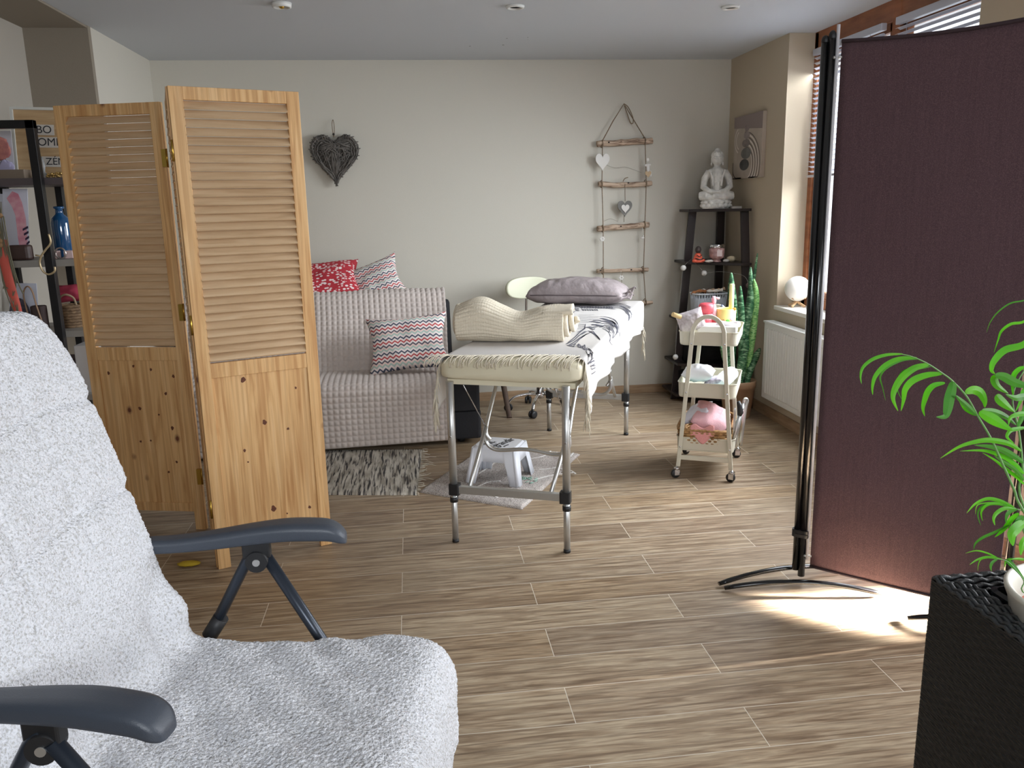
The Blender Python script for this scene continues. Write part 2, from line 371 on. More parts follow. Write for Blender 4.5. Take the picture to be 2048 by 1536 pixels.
# radiator
t = thing('radiator', (2.24, 4.4, .15), 'white panel radiator with vertical ribs below the window sill', 'radiator')
RW = mat('radiator_enamel', (218, 218, 214), .35)
Y0, Y1 = 3.55, 4.90; b = MB(); b.box((2.205, Y0, .151), (2.262, Y1, .64))
n = int((Y1-Y0-.06)/.033); 
for i in range(n): 
    y = Y0+.03+i*.033; b.add([(2.205, y, .185), (2.199, y+.009, .19), (2.199, y+.020, .19), (2.205, y+.029, .185), (2.205, y, .605), (2.199, y+.009, .60), (2.199, y+.020, .60), (2.205, y+.029, .605)], [(0, 1, 5, 4), (1, 2, 6, 5), (2, 3, 7, 6), (0, 3, 2, 1), (4, 5, 6, 7)])
b.build('panel', RW, t, bevel=.003)
g = MB().box((2.198, Y0-.004, .636), (2.268, Y1+.004, .648)); g.build('top_grille', RW, t, bevel=.002)
MB().box((2.262, Y0+.2, .3), (2.2825, Y0+.24, .5)).build('wall_bracket', RW, t); MB().box((2.262, Y1-.24, .3), (2.2825, Y1-.2, .5)).build('wall_bracket', RW, t)
# canvas picture of stacked pebbles
t = thing('canvas_picture', (XR-.02, 5.41, 1.53), 'unframed canvas print of stacked grey pebbles on raked sand', 'picture')
X0 = XR-.026; ya, yb2, za, zb = 5.175, 5.64, 1.537, 1.947
MB().box((X0, ya, za), (XR, yb2, zb)).build('canvas', mat('canvas_sand', (190, 178, 164), .8, rgb2=(168, 154, 140), vscale=6), t, bevel=.002)
def onpic(u, v, d=.0006): return (X0-d, yb2+(ya-yb2)*u, za+(zb-za)*v)   # u from far/left to near/right
def disc(mb, u, v, ru, rv, d, n=24): mb.add([onpic(u+ru*cos(2*pi*i/n), v+rv*sin(2*pi*i/n), d) for i in range(n)], [tuple(range(n))])
q = MB(); q.add([onpic(0, .83), onpic(1, .74), onpic(1, 1), onpic(0, 1)], [(0, 1, 2, 3)]); q.build('printed_sky', mat('print_mauve', (140, 126, 122), .8), t, solid=.0003)
def arcs(nm, c, cu, cv, rads, a0, a1, wdt, d):
    q = MB()
    for r in rads:
        P = [onpic(min(1, max(0, cu+r*cos(radians(a)))), min(.98, max(.01, cv+r*.95*sin(radians(a)))), d) for a in range(a0, a1+1, 8)]
        q.ribbon([p for p in P], wdt, nrm=V3((1, 0, 0)), sm=False)
    q.build(nm, c, t)
arcs('sand_ridge', mat('print_dark', (104, 92, 84), .8), .42, .22, [.30, .38, .46, .54], -60, 95, .004, .0012)
arcs('sand_ridge', mat('print_light', (224, 214, 204), .8), .42, .22, [.27, .345, .42, .50], -60, 95, .005, .001)
arcs('sand_ridge', mat('print_dark2', (96, 84, 76), .8), .30, .30, [.36, .44], 185, 275, .005, .0012)
arcs('sand_ridge', mat('print_light2', (214, 204, 194), .8), .26, .62, [.16, .22], 120, 250, .005, .001)
for k_, (u, v, ru, rv, cc) in enumerate(((.42, .22, .17, .09, (96, 96, 94)), (.47, .40, .18, .09, (132, 130, 124)), (.46, .56, .14, .065, (150, 140, 134)), (.48, .68, .11, .06, (160, 148, 142)), (.48, .79, .08, .055, (156, 142, 138)))):
    q = MB(); disc(q, u, v, ru, rv, .0016); disc(q, u-.03, v+.015, ru*.7, rv*.65, .0019)
    q2 = q.build('printed_pebble', mat('print_pebble', cc, .8, rgb2=tuple(int(x*.72) for x in cc), vscale=12), t)

# ================================================================== PINE FOLDING DIVIDER
t = thing('folding_screen', (-.85, 3.4, 0), 'three-panel pine folding screen with louvred tops and boarded bottoms', 'room divider')
K3 = [(0.164, 0.755, 0.011), (0.231, 0.573, 0.01), (0.322, 0.532, 0.006), (0.144, 0.47, 0.006), (0.126, 0.79, 0.006), (0.236, 0.207, 0.012), (0.384, 0.182, 0.007), (0.366, 0.696, 0.005), (0.289, 0.174, 0.004), (0.153, 0.421, 0.004), (0.034, 0.25, 0.007)]
K1 = [(0.087, 0.718, 0.007), (0.207, 0.749, 0.006), (0.286, 0.734, 0.006), (0.386, 0.705, 0.007), (0.342, 0.627, 0.007), (0.213, 0.559, 0.008), (0.04, 0.532, 0.005), (0.298, 0.532, 0.005), (0.354, 0.471, 0.008), (0.198, 0.408, 0.006), (0.246, 0.413, 0.005), (0.313, 0.268, 0.006), (0.356, 0.315, 0.006)]
KNOT = mat('pine_knot', (112, 62, 36), .6, rgb2=(84, 44, 26), vscale=200)
def louvre_panel(p0, p1, knots=()):
    p0 = V3((*p0, 0)); p1 = V3((*p1, 0)); W = (p1-p0).length; M = fr(p0, p1-p0)   # local x along, y = away, z up
    H, th, st = 1.835, .022, .048
    b = MB(); b.box((0, 0, 0), (st, th, H), M).box((W-st, 0, 0), (W, th, H), M).box((st, .001, H-.045), (W-st, th-.001, H), M).box((st, .001, .775), (W-st, th-.001, .832), M).box((st, .001, .085), (W-st, th-.001, .125), M)
    f = b.build('panel', PINE, t, bevel=.0015)
    s = MB(); n = 31; z0 = .84; pt = (H-.045-z0)/n
    for i in range(n):
        z = z0+pt*(i+.45); j = random.uniform(-.05, .05) if random.random() < .3 else 0
        T = M @ Matrix.Translation((0, th/2, z)) @ Matrix.Rotation(radians(-42)+j, 4, 'X')
        s.box((st, -.0026, -.0182), (W-st, .0026, .0182), T)
    s.build('louvres', PINEH, f)
    lb = MB().box((st-.003, th/2-.004, .12), (W-st+.003, th/2+.004, .78), M); lb.cm = 1
    for kx, kz, kr in knots:
        if .055 < kx < W-.055 and .13 < kz < .77: lb.add([(kx+kr*.85*cos(a)*(1+.2*sin(3*a+kx*90)), th/2-.0044, kz+kr*sin(a)*(1+.2*sin(2*a+kz*50))) for a in [i*pi/8 for i in range(16)]], [tuple(range(16))], M)
    lb.build('lower_board', PINE, f, mats=[PINE, KNOT])
    return f
pA, pB, pC, pD = (-1.425, 3.70), (-.975, 3.590), (-.848, 3.150), (-.394, 3.330)
f1 = louvre_panel(pA, pB, K1); f2 = louvre_panel((-.958, 3.600), (-.835, 3.165)); f3 = louvre_panel((-.822, 3.146), pD, K3)
for z in (1.58, .95, .22):
    MB().box((-.985, 3.572, z), (-.968, 3.588, z+.07)).tube([(-.966, 3.580, z-.002), (-.966, 3.580, z+.072)], .004).build('hinge', BRASS, t)
    MB().tube([(-.828, 3.148, z-.002), (-.828, 3.148, z+.072)], .0045).build('hinge', BRASS, t)

# ================================================================== DARK FABRIC SCREEN
t = thing('fabric_screen', (1.6, 2.43, 0), 'dark plum fabric privacy screen on glossy black poles', 'room divider')
d_ = V3((.455, -.44, 0)).normalized(); P1 = V3((1.381, 2.655, 0)); P2 = V3((1.845, 2.205, 0))
FAB = NT('plum_fabric', .85); wv1 = FAB.n('TexWave', Scale=90, Distortion=2.5, Detail=2); wv1.bands_direction = 'Z'; FAB.t.links.new(FAB.tc, wv1.inputs[0])
wv2 = FAB.noise(FAB.mp((60, 60, 2.2)), 3, 3); nz2 = FAB.noise(FAB.tc, 420, 2)
FAB.col(FAB.mix(FAB.ramp(nz2, [(.45, 0.), (.75, .55)]), FAB.mix(wv2, (66, 45, 50), (84, 60, 66)), (118, 90, 92))); FAB.bump(FAB.math('ADD', wv1.outputs['Fac'], nz2), .3, .001)
tr = FAB.n('BsdfTranslucent'); tr.inputs[0].default_value = (*s2l((110, 60, 66)), 1); mx = FAB.n('MixShader'); mx.inputs[0].default_value = .009
FAB.t.links.new(FAB.b.outputs[0], mx.inputs[1]); FAB.t.links.new(tr.outputs[0], mx.inputs[2]); FAB.t.links.new(mx.outputs[0], FAB.t.nodes['Material Output'].inputs[0])
A = P1+d_*.030; B = P2-d_*.022; L = (B-A).length; nn = V3((d_.y, -d_.x, 0))
def fab(u, v):
    p = A+(B-A)*u; z = .075+v*1.81; return p+nn*(.004*sin(u*pi)*sin(v*9+u*3))+V3((0, 0, z-.012*sin(pi*u)*(v > .5)+.0*u))
MB().grid(fab, 24, 60).build('fabric_panel', FAB.m, t, solid=.0025)
HM = mat('plum_hem', (52, 36, 41), .8); MB().tube([fab(i/12, 1)+V3((0, 0, .003)) for i in range(13)], .006, 8).build('top_hem', HM, t); MB().tube([fab(i/12, 0) for i in range(13)], .005, 8).build('bottom_hem', HM, t)
for j, P in enumerate((P1, P2)):
    q = MB().tube([P+V3((0, 0, .03)), P+V3((0, 0, 1.90))], .0125, 14); q.tube([P-d_*.022+V3((0, 0, .05)), P-d_*.022+V3((0, 0, 1.89))], .0125, 14) if j == 0 else None
    q = q.build('pole', GLOSSB, t)
    MB().ball(tuple(P+V3((0, 0, 1.905))), (.013, .013, .02), 8).build('pole_cap', PLAST, t)
    if j == 0:
        MB().ball(tuple(P-d_*.022+V3((0, 0, 1.895))), (.013, .013, .018), 8).build('pole_cap', PLAST, t)
        MB().tube([P+d_*.017+V3((0, 0, .10)), P+d_*.017+V3((0, 0, 1.94))], .0055, 10).build('pole_reflection_rod', mat('pole_reflection_rod', (214, 212, 216), .25, .2), t)  # pale tube added to stand for the bright reflection along the pole
        for z in (.19, .205): MB().rbox((-.04, -.017, z-.006), (.02, .017, z+.006), .012, fr(P, d_)).build('clamp', PLAST, t)
    for z in (.115, 1.84):
        MB().tube([P+d_*.010+V3((0, 0, z)), P+d_*.034+V3((0, 0, z))], .004, 8).ball(tuple(P+d_*.012+nn*.008+V3((0, 0, z))), .005, 6).build('fixing_pin', ALU, t)
def foot(a, b, h, r=.011):
    a = V3((*a, .012)); b = V3((*b, .012)); P = []
    for i in range(17):
        u = i/16; p = a.lerp(b, u); p.z = .012+h*(1-(2*u-1)**2); P.append(p)
    m_ = MB().tube(P, [r*(1 if 0 < i < 16 else .8) for i in range(17)], 10, flat=.8)
    return m_
foot((1.080, 2.640), (1.612, 2.505), .034).build('foot', GLOSSB, t); foot((1.072, 2.675), (1.60, 2.72), .032).build('foot', GLOSSB, t)
foot((1.60, 2.33), (2.08, 2.10), .034).build('foot', GLOSSB, t)
# ================================================================== SOFA
def waffle_mat(name, a, b):
    k = NT(name, .9); n = k.noise(k.tc, 400, 2); k.col(k.mix(n, a, b)); k.bump(n, .4, .0015); return k.m
t = thing('sofa_bed', (-.6, 5.0, 0), 'black sofa bed against the back wall, mostly hidden under a waffle throw', 'sofa')
SB = mat('sofa_black', (26, 26, 30), .8, bump=.3, bscale=300)
MB().rbox((-1.52, 4.712, .03), (.37, 5.36, .20), .02).build('base_box', SB, t, bevel=.01)
MB().rbox((-1.50, 4.705, .205), (.365, 5.10, .383), .02).build('seat_mattress', SB, t, bevel=.02)
M = fr((0, 5.13, .30), (1, 0, 0), (0, .93, -.36))
MB().box((-1.50, 0, 0), (.235, .15, .56), fr((0, 5.115, .30), (1, 0, 0), (0, .92, -.39))).build('backrest', SB, t, bevel=.025)
for x in (-1.4, .25):
    for y in (4.78, 5.28): MB().lathe([(.02, 0), (.025, .03)], (x, y, 0), 12).build('leg', PLAST, t)
# waffle throw
prof = smooth([(4.652, .035, 0), (4.650, .20, 0), (4.655, .34, 0), (4.675, .385, 0), (4.73, .402, 0), (4.9, .402, 0), (5.02, .398, 0), (5.085, .405, 0), (5.125, .47, 0), (5.20, .64, 0), (5.285, .825, 0), (5.325, .862, 0), (5.40, .868, 0), (5.47, .845, 0), (5.5, .78, 0), (5.53, .6, 0)], 14)
cum = [0]
for a, b in zip(prof, prof[1:]): cum.append(cum[-1]+(b-a).length)
Lc = cum[-1]
def pat(s):
    import bisect
    i = min(max(bisect.bisect(cum, s)-1, 0), len(prof)-2); f_ = (s-cum[i])/max(1e-9, cum[i+1]-cum[i]); p = prof[i].lerp(prof[i+1], f_); d = prof[i+1]-prof[i]
    return p, V3((-d.y, d.x, 0)).normalized()
pt = .0335; XL, XR_ = -1.46, .205
nx = int((XR_-XL)/pt)*6; nl = int(Lc/pt)*6
def waf(i, j):
    s = j/nl*Lc; x = XL+i/nx*(XR_-XL); p, n_ = pat(s)
    fx = abs(((x-XL)/pt) % 1-.5)*2; fs = abs((s/pt) % 1-.5)*2; h = .0085*min(1, 1.25*(1-max(fx, fs)**1.3))
    wv = .004*noise.noise(V3((x*3, s*3, 1)))+.003*noise.noise(V3((x*9, s*7, 4)))
    sk = -.012*(x-XL)*(1 if s < .3 else 0)*(1-s/.3) if s < .3 else 0
    hem = max(0, 1-s/.25)*(.02*(x+.5))           # hem slightly higher towards the right
    return (x+.006*noise.noise(V3((s*4, 2, 0))), p.x-n_.x*0+ (h+wv)*(-1)*abs(n_.x)*(1 if n_.x > 0 else 1) + 0, p.y+(h+wv)*n_.y+hem)
th_ = MB().grid(lambda u, v: waf(round(u*nx), round(v*nl)), nx, nl)
o = th_.build('waffle_throw', waffle_mat('waffle_cotton', (184, 172, 164), (206, 196, 190)), solid=.004, off=1)
tag(o, 'beige-grey waffle throw draped over the sofa bed', 'throw')

# ---- cushions
def zig_mat(name, period=.0225, amp=.010, freq=28):
    k = NT(name, .85); X, Y, Z = k.xyz(k.tc)
    tri = k.math('PINGPONG', k.math('MULTIPLY', X, freq*2), 1)
    v = k.math('ADD', k.math('MULTIPLY', Y, 1/period/4), k.math('MULTIPLY', tri, amp/period/4*1.4))
    f_ = k.math('FRACT', v); W_ = (228, 216, 212); st = [(0, (190, 62, 66))]
    r = k.ramp(f_, [(0, (184, 60, 62)), (.10, W_), (.25, (70, 78, 96)), (.36, W_), (.5, (170, 190, 182)), (.62, (226, 200, 192)), (.75, (86, 84, 96)), (.86, W_)])
    [n for n in k.t.nodes if n.bl_idname == 'ShaderNodeValToRGB'][-1].color_ramp.interpolation = 'CONSTANT'
    k.col(r); return k.m
def cushion(name, M, w, h, d, m, lab, cat='cushion', seed=0, group=None, pinch=.12, n=34):
    def f(side):
        def g(u, v):
            a, b = 2*u-1, 2*v-1
            t_ = max(0, (1-abs(a)**2.6)*(1-abs(b)**2.6))**.5
            ed = 1-pinch*(1-(abs(a)*abs(b))**1.5)*max(abs(a), abs(b))**6
            wr = .012*noise.noise(V3((a*2.2+seed, b*2.2, side)))+.005*noise.noise(V3((a*6+seed, b*6, side)))
            return (a*w/2*ed, b*h/2*ed, side*(t_*d/2*(1+4*wr)+wr*t_*.6))
        return g
    b = MB().grid(f(1), n, n).grid(f(-1), n, n)
    o = b.build(name, m); o.matrix_world = M @ Matrix.Translation(V3(o.location)); tag(o, lab, cat, group); return o
ZIG = zig_mat('zigzag_print')
REDM = NT('red_spotted_cotton', .85); vo = REDM.n('TexVoronoi', Scale=1, Randomness=.7); REDM.t.links.new(REDM.mp((38, 62, 38)), vo.inputs['Vector'])
REDM.col(REDM.ramp(vo.outputs['Distance'], [(.0, (232, 214, 212)), (.36, (232, 214, 212)), (.42, (176, 44, 56))])); REDM = REDM.m
cushion('cushion', fr((-.045, 4.955, .585), (.99, -.10, .06), (-.06, .42, .905)), .50, .36, .15, ZIG, 'zigzag-striped cushion leaning on the sofa seat', seed=3, pinch=.16)
cushion('cushion', fr((-.235, 5.50, .905), (.94, 0, .34), (-.30, .50, .81)), .38, .34, .15, zig_mat('zigzag_print_small', .019), 'zigzag-striped cushion perched on top of the sofa backrest', seed=8, pinch=.26)
cushion('cushion', fr((-.62, 5.50, .925), (.985, 0, .10), (-.1, .80, .6)), .56, .36, .14, REDM, 'red cushion with small white dashes on top of the sofa backrest', seed=5)

# ================================================================== RUGS
def quadrug(name, c, mt, lab, thick, nu=60, nv=60, bumpy=.002, sc=140):
    c = [V3((*q, 0)) for q in c]
    def g(u, v):
        p = (c[0]*(1-u)+c[1]*u)*(1-v)+(c[3]*(1-u)+c[2]*u)*v
        e = min(1, min(u, 1-u, v, 1-v)*40); e = e**.5
        return (p.x+.004*noise.noise(V3((p.y*6, 0, 3))), p.y+.004*noise.noise(V3((p.x*6, 0, 7))), .001+thick*e+bumpy*e*noise.noise(p*sc))
    b = MB().grid(g, nu, nv); o = b.build(name, mt, solid=.003); tag(o, lab, 'rug'); return o
RR = NT('rag_weave', .95); v_ = RR.mp((1, 1, 1)); st = RR.noise(RR.mp((38, 2.6, 1)), 2.4, 4, .5); s2 = RR.noise(RR.mp((14, 3, 1)), 2, 2)
RR.col(RR.mix(RR.ramp(s2, [(.4, 0.), (.62, .6)]), RR.ramp(st, [(.36, (52, 50, 52)), (.44, (128, 122, 116)), (.49, (200, 194, 182)), (.8, (212, 206, 194))]), (150, 140, 126), 'MULTIPLY'))
RR.bump(RR.noise(RR.mp((30, 160, 1)), 3, 3), .6, .004)
rg = quadrug('rag_rug', [(-1.05, 4.06), (-.03, 3.865), (.012, 4.64), (-1.0, 4.80)], RR.m, 'black and white woven rag rug with a fringed end', .008, 80, 60, .002, 90)
fr_ = MB()
for i in range(46):
    v = i/45; p = V3((-.03, 3.865, .006)).lerp(V3((.012, 4.64, .006)), v); a = random.uniform(-.7, .7); l = random.uniform(.012, .05) if random.random() < .8 else random.uniform(.06, .09)
    q = p+V3((l*cos(a)*.6, l*sin(a)*.5, -.001)); r = p+V3((l*cos(a*1.4), l*sin(a*1.3), -.003)); fr_.tube([p, q, r], [.0022, .0017, .001], 5)
fr_.build('fringe', mat('rag_fringe', (206, 198, 182), .9), rg)
BM = NT('bath_mat_pile', .95); n1 = BM.noise(BM.tc, 9, 3); n2 = BM.noise(BM.tc, 260, 2)
BM.col(BM.mix(BM.ramp(n2, [(.38, .8), (.55, 0.)]), BM.ramp(n1, [(.35, (182, 172, 166)), (.6, (206, 198, 192))]), (122, 112, 106))); BM.bump(n2, .9, .006)
bmat = quadrug('bath_mat', [(-.017, 3.905), (.461, 3.575), (.899, 4.363), (.379, 4.615)], BM.m, 'grey-beige fluffy bath mat with pale branch lines under the massage table', .014, 90, 110, .006, 110)
br_ = MB(); LP = [[(.12, 3.86), (.25, 3.86), (.36, 3.72)], [(.25, 3.86), (.33, 3.95), (.40, 3.96)], [(.62, 4.10), (.74, 4.14), (.86, 4.36)], [(.70, 4.12), (.78, 4.06), (.80, 4.0)], [(.60, 4.3), (.68, 4.33), (.74, 4.42)], [(.56, 3.94), (.68, 4.0), (.79, 4.02)], [(.30, 4.1), (.42, 4.3), (.47, 4.48)]]
for P in LP: br_.tube(smooth([(x, y, .0155) for x, y in P], 6), .006, 6, flat=.35)
br_.build('branch_line', mat('mat_line', (222, 218, 214), .95, bump=.8, bscale=300), bmat)
gp = MB()
for k_ in range(26):
    a = random.uniform(0, 6.28); r = random.uniform(0, .055); x = .53+r*cos(a); y = 3.96+r*sin(a)*1.3; b = random.uniform(0, 3.14); gp.tube([(x, y, .015), (x+.02*cos(b), y+.02*sin(b), .017)], .005, 5, flat=.5)
gp.build('green_leaf_motif', mat('mat_green', (150, 178, 164), .95, bump=.8, bscale=300), bmat)

# ================================================================== STEP STOOL
t = thing('step_stool', (.40, 4.0, .015), 'small white plastic step stool with black lettering on the bath mat', 'stool')
sx = V3((.90, -.43, 0)).normalized(); sy = V3((.43, .90, 0)).normalized(); SC = V3((.405, 4.015, 0)); SM = fr(SC, sx, sy)
def sq(hx, hy, r, n=4):
    P = []
    for cx, cy, a0 in ((hx-r, hy-r, 0), (-hx+r, hy-r, 90), (-hx+r, -hy+r, 180), (hx-r, -hy+r, 270)):
        for i in range(n+1): a = radians(a0+90*i/n); P.append((cx+r*cos(a), cy+r*sin(a)))
    return P
H0 = .205
b = MB(); top = sq(.105, .085, .028); mid = sq(.115, .094, .026); low = sq(.145, .125, .02)
ring = [(top, H0), (mid, H0-.008)]
b.add([(x, y, H0) for x, y in top], [tuple(range(20))], SM)
b.add([(x, y, H0) for x, y in top]+[(x, y, H0-.010) for x, y in mid], [(i, 20+i, 20+(i+1) % 20, (i+1) % 20) for i in range(20)], SM)
b.build('top_plate', WHITEP, t, solid=.004)
b = MB()
def apron(ax, sgn):
    """one side wall with an arched cut-out, leaning outwards"""
    n = 24; hx, hy = (.115, .094) if ax == 0 else (.094, .115)
    def P(u, z):
        k = (H0-z)/H0; a = u*(hx-.004+.030*k); d = sgn*(hy+.031*k)
        return (a, d, z) if ax == 0 else (d, a, z)
    vs, fs = [], []
    for i in range(n+1):
        u = -1+2*i/n; q = abs(u); zb = .012 if q > .64 else (.012+.118*min(1, (.64-q)/.12)**.5)
        vs += [P(u, H0-.008), P(u, max(zb, .1)), P(u, zb)]
    for i in range(n):
        fs += [(3*i, 3*i+1, 3*i+4, 3*i+3), (3*i+1, 3*i+2, 3*i+5, 3*i+4)]
    b.add(vs, fs, SM, True)
for ax in (0, 1):
    for sg in (-1, 1): apron(ax, sg)
b.build('side_wall', WHITEP, t, solid=.004, off=0)
for cx in (-1, 1):
    for cy in (-1, 1):
        q = MB(); q.tube([(cx*.106, cy*.086, H0-.012), (cx*.136, cy*.116, .018)], .013, 10, M=SM); q.build('leg', WHITEP, t)
INK = mat('black_ink', (38, 38, 44), .6)
TM = lambda x, y, rot, z=H0+.0012: SM @ Matrix.Translation((x, y, z)) @ Matrix.Rotation(rot, 4, 'Z')
text('grandir', .072, TM(.022, .0, radians(72)), t, INK, sx=.78)
text('mon', .05, TM(-.062, -.035, radians(68)), t, INK, sx=.85)
text('p\'tit', .026, TM(-.030, -.015, radians(68)), t, INK)
text('pour', .022, TM(.052, -.045, radians(68)), t, INK)
text('tabouret', .016, TM(-.018, -.05, radians(68)), t, mat('grey_ink', (150, 150, 156), .6))

# ================================================================== MASSAGE TABLE
PC = V3((.3545, 3.167, 0)); LD = V3((.3844, .9232, 0)); WD = V3((.9232, -.3844, 0))
def T(l, w, z): return PC+LD*l+WD*w+V3((0, 0, z))
t = thing('massage_table', (.70, 4.0, 0), 'portable massage table with cream pad and aluminium legs', 'massage table')
CREAM = mat('cream_vinyl', (226, 218, 192), .42, var=.05, vscale=6)
def pad(u, v):
    # v around the section, u along the length
    l = .035+u*2.03; a = v*2*pi; p_ = 5.0; c, s_ = cos(a), sin(a)
    rr = (abs(c)**p_+abs(s_)**p_)**(-1/p_); e = 1-.10*max(0, 1-min(u, 1-u)*60)
    w = .300*rr*c*min(1, .965+.035*min(1, min(u, 1-u)*40)); z = .742+.045*rr*s_*e
    bulge = .004*noise.noise(V3((l*5, w*9, z*9)))
    return T(l, w+bulge, z+(bulge if z > .7 else 0))
b = MB().grid(pad, 50, 64, cv=True)
for u, s_ in ((0, -1), (1, 1)):
    def cap(a, r, u=u, s_=s_):
        q = pad(u, a); c0 = T(.035+u*2.03, 0, .742); p = c0+(q-c0)*r; return p+LD*s_*.014*(1-r**3)
    b.grid(cap, 64, 8, cu=True)
b.build('pad', CREAM, t)
MB().box((0, -.27, .678), (1.95, .27, .70), fr(PC+LD*.05, LD, -WD)).build('deck_board', CREAM, t)
for l, sgn in ((0, 1), (1.775, -1)):
    for w in (-.242, .242):
        q = MB().tube([T(l, w, .245), T(l, w, .70)], .0165, 14).build('leg', ALU, t)
        MB().tube([T(l, w, .012), T(l, w, .25)], .0135, 14).build('lower_leg', ALU, q)
        MB().tube([T(l, w, 0), T(l, w, .014)], .0145, 14).build('rubber_foot', PLAST, q)
        MB().rbox((-.022, -.020, .215), (.022, .020, .262), .006, fr(T(l, w*.98, 0), WD, LD)).build('leg_clamp', PLAST, q)
        MB().tube([T(l, w, .182), T(l, w, .203)], .0175, 14).build('locking_collar', PLAST, q)
        MB().tube([T(l-.02*sgn, w, .47), T(l+.02*sgn, w, .47)], .004, 8).build('bolt', CHROME, q)
        # diagonal braces
        j = T(l+sgn*.30, w*.78, .43); a = T(l+sgn*.01, w*.72, .245); c = T(l+sgn*.60, w*.78, .685)
        MB().tube([a, j], .0095, 10).build('brace', ALU, t)
        MB().tube(smooth([c, j+(c-j)*.3, j+V3((0, 0, -.02)), j+V3((0, 0, -.06))+WD*(-.02 if w > 0 else .02)], 5), .0095, 10).build('brace', ALU, t)
        MB().ball(tuple(j), .009, 8).build('brace_rivet', CHROME, t)
        MB().tube([T(l+sgn*.03, w*.8, .68), j], .0022, 6).build('cable', CHROME, t)
    MB().box((-.222, -.012, .222), (.222, .012, .254), fr(T(l, 0, 0), WD, LD)).build('crossbar', ALU, t, bevel=.002)
    jl = T(l+sgn*.30, -.19, .41); jr = T(l+sgn*.30, .19, .41)
    MB().tube(smooth([jl, jl+V3((0, 0, -.05)), jl+WD*.05+V3((0, 0, -.085)), jl.lerp(jr, .5)+V3((0, 0, -.075)), jr-WD*.05+V3((0, 0, -.09)), jr+V3((0, 0, -.05)), jr], 6), .009, 10).build('u_brace', ALU, t)

# ---- fringed throw with bird drawing
HW, ZT = .306, .790
def section(t_, l):
    """t_: signed arc distance from the table's centre line -> (w, z)"""
    s_ = 1 if t_ >= 0 else -1; a = abs(t_); r = .022
    if a <= HW-r: w, z = a, ZT
    elif a <= HW-r+r*pi/2: q = (a-HW+r)/r; w, z = HW-r+r*sin(q), ZT-r+r*cos(q)
    else: d = a-(HW-r+r*pi/2); w, z = HW+.010*min(1, d*9)+.012*sin(l*11+1.3*s_)*min(1, d*8)+.006*sin(l*27)*min(1, d*8), ZT-r-d
    return s_*w, z
def dropR(l):
    P = [(-.02, .19), (.06, .185), (.2, .16), (.35, .135), (.7, .115), (1.1, .135), (1.5, .12), (1.85, .13), (2.06, .16), (2.2, .17)]
    for (a, x), (b_, y) in zip(P, P[1:]):
        if l <= b_: return x+(y-x)*max(0, (l-a)/(b_-a))
    return .17
def dropL(l): return .215-.10*min(1, max(0, (l-.0)/.35))
def nearl(t_):   # near hem of the cloth, l as a function of t
    if abs(t_) < .27: return .115+.035*sin(t_*7+.5)+.05*max(0, t_)
    return .10-.10*min(1, (abs(t_)-.27)/.20)
def cloth(u, v, lift=0):
    # v across -1..1, u along 0..1
    r = .022; base = HW-r+r*pi/2
    l0 = 2.075*u
    tt = v*(base+(dropR(l0) if v > 0 else dropL(l0)))
    l = nearl(tt)*(1-u)+2.075*u
    w, z = section(tt, l)
    if u > .985 and abs(tt) < HW: z -= 0
    z += .0018*noise.noise(V3((l*6, tt*8, 0)))+lift
    return T(l, w*(1+lift), z)
TH = mat('throw_cotton', (208, 203, 198), .9, bump=.4, bscale=500)
PR = mat('bird_print_ink', (84, 84, 96), .9)
b = MB().grid(lambda u, v: cloth(u, 2*v-1), 90, 120)
# end hanging over the far short side
def farend(u, v):
    vv = (2*v-1)*.98; p = cloth(1, vv); q = p+LD*(.012+.01*sin(v*20)*u)-V3((0, 0, .14*u)) if u > 0 else p; return q
b.grid(farend, 6, 60)
thr = b.build('fringed_throw', TH, solid=.0016, off=0); tag(thr, 'white fringed throw with grey bird drawing spread over the massage table', 'throw')
fg = MB()
def tassel(p, d1, d2, n=3, L_=.05, r=.0014):
    for k in range(n):
        o1 = V3([random.uniform(-.004, .004) for _ in range(3)]); l = L_*random.uniform(.7, 1.2)
        m1 = p+d1*l*.45+o1; m2 = p+d1*l*.7+d2*l*.5+o1*2+V3((random.uniform(-.006, .006), random.uniform(-.006, .006), 0))
        fg.tube([p, m1, m2], [r, r*1.1, r*.6], 5)
for i in range(64):
    v = -1+2*i/63; p = cloth(0, v); r = HW
    top_ = abs(v)*(.31+.2) < .29
    if top_:
        q_ = p-PC; lw = q_.dot(WD); ll = q_.dot(LD)
        for k in range(random.choice((1, 2, 3, 4))):
            dw = random.uniform(-.055, .012); w0 = lw+random.uniform(-.006, .006); hh = random.uniform(.0, .022)
            fg.tube(smooth([T(ll+.004, w0, ZT+.003), T((ll+.035)/2, w0+dw*.5, ZT+.006), T(.030, w0+dw*.8, ZT+.001), T(.010, w0+dw, ZT-.012), T(.007, w0+dw*1.1, ZT-.014-hh)], 2), .0019, 5)
    else: tassel(p, (-LD*.5-V3((0, 0, 1))+WD*random.uniform(-.2, .2)).normalized(), V3((0, 0, -1)), 4, .06, .0018)
for s_ in (-1, 1):       # hanging corners end in long tassels
    for k in range(7):
        p = cloth(0, s_*(1-.03*k)); tassel(p, V3((0, 0, -1))+WD*random.uniform(-.15, .15), V3((0, 0, -1)), 4, .05, .0018)
for i in range(70):
    p = farend(1, i/69); tassel(p, V3((0, 0, -1))+WD*random.uniform(-.3, .3)+LD*.2, V3((0, 0, -1)), 2, .06, .0014)
fg.build('fringe', mat('throw_fringe', (214, 204, 184), .9), thr)
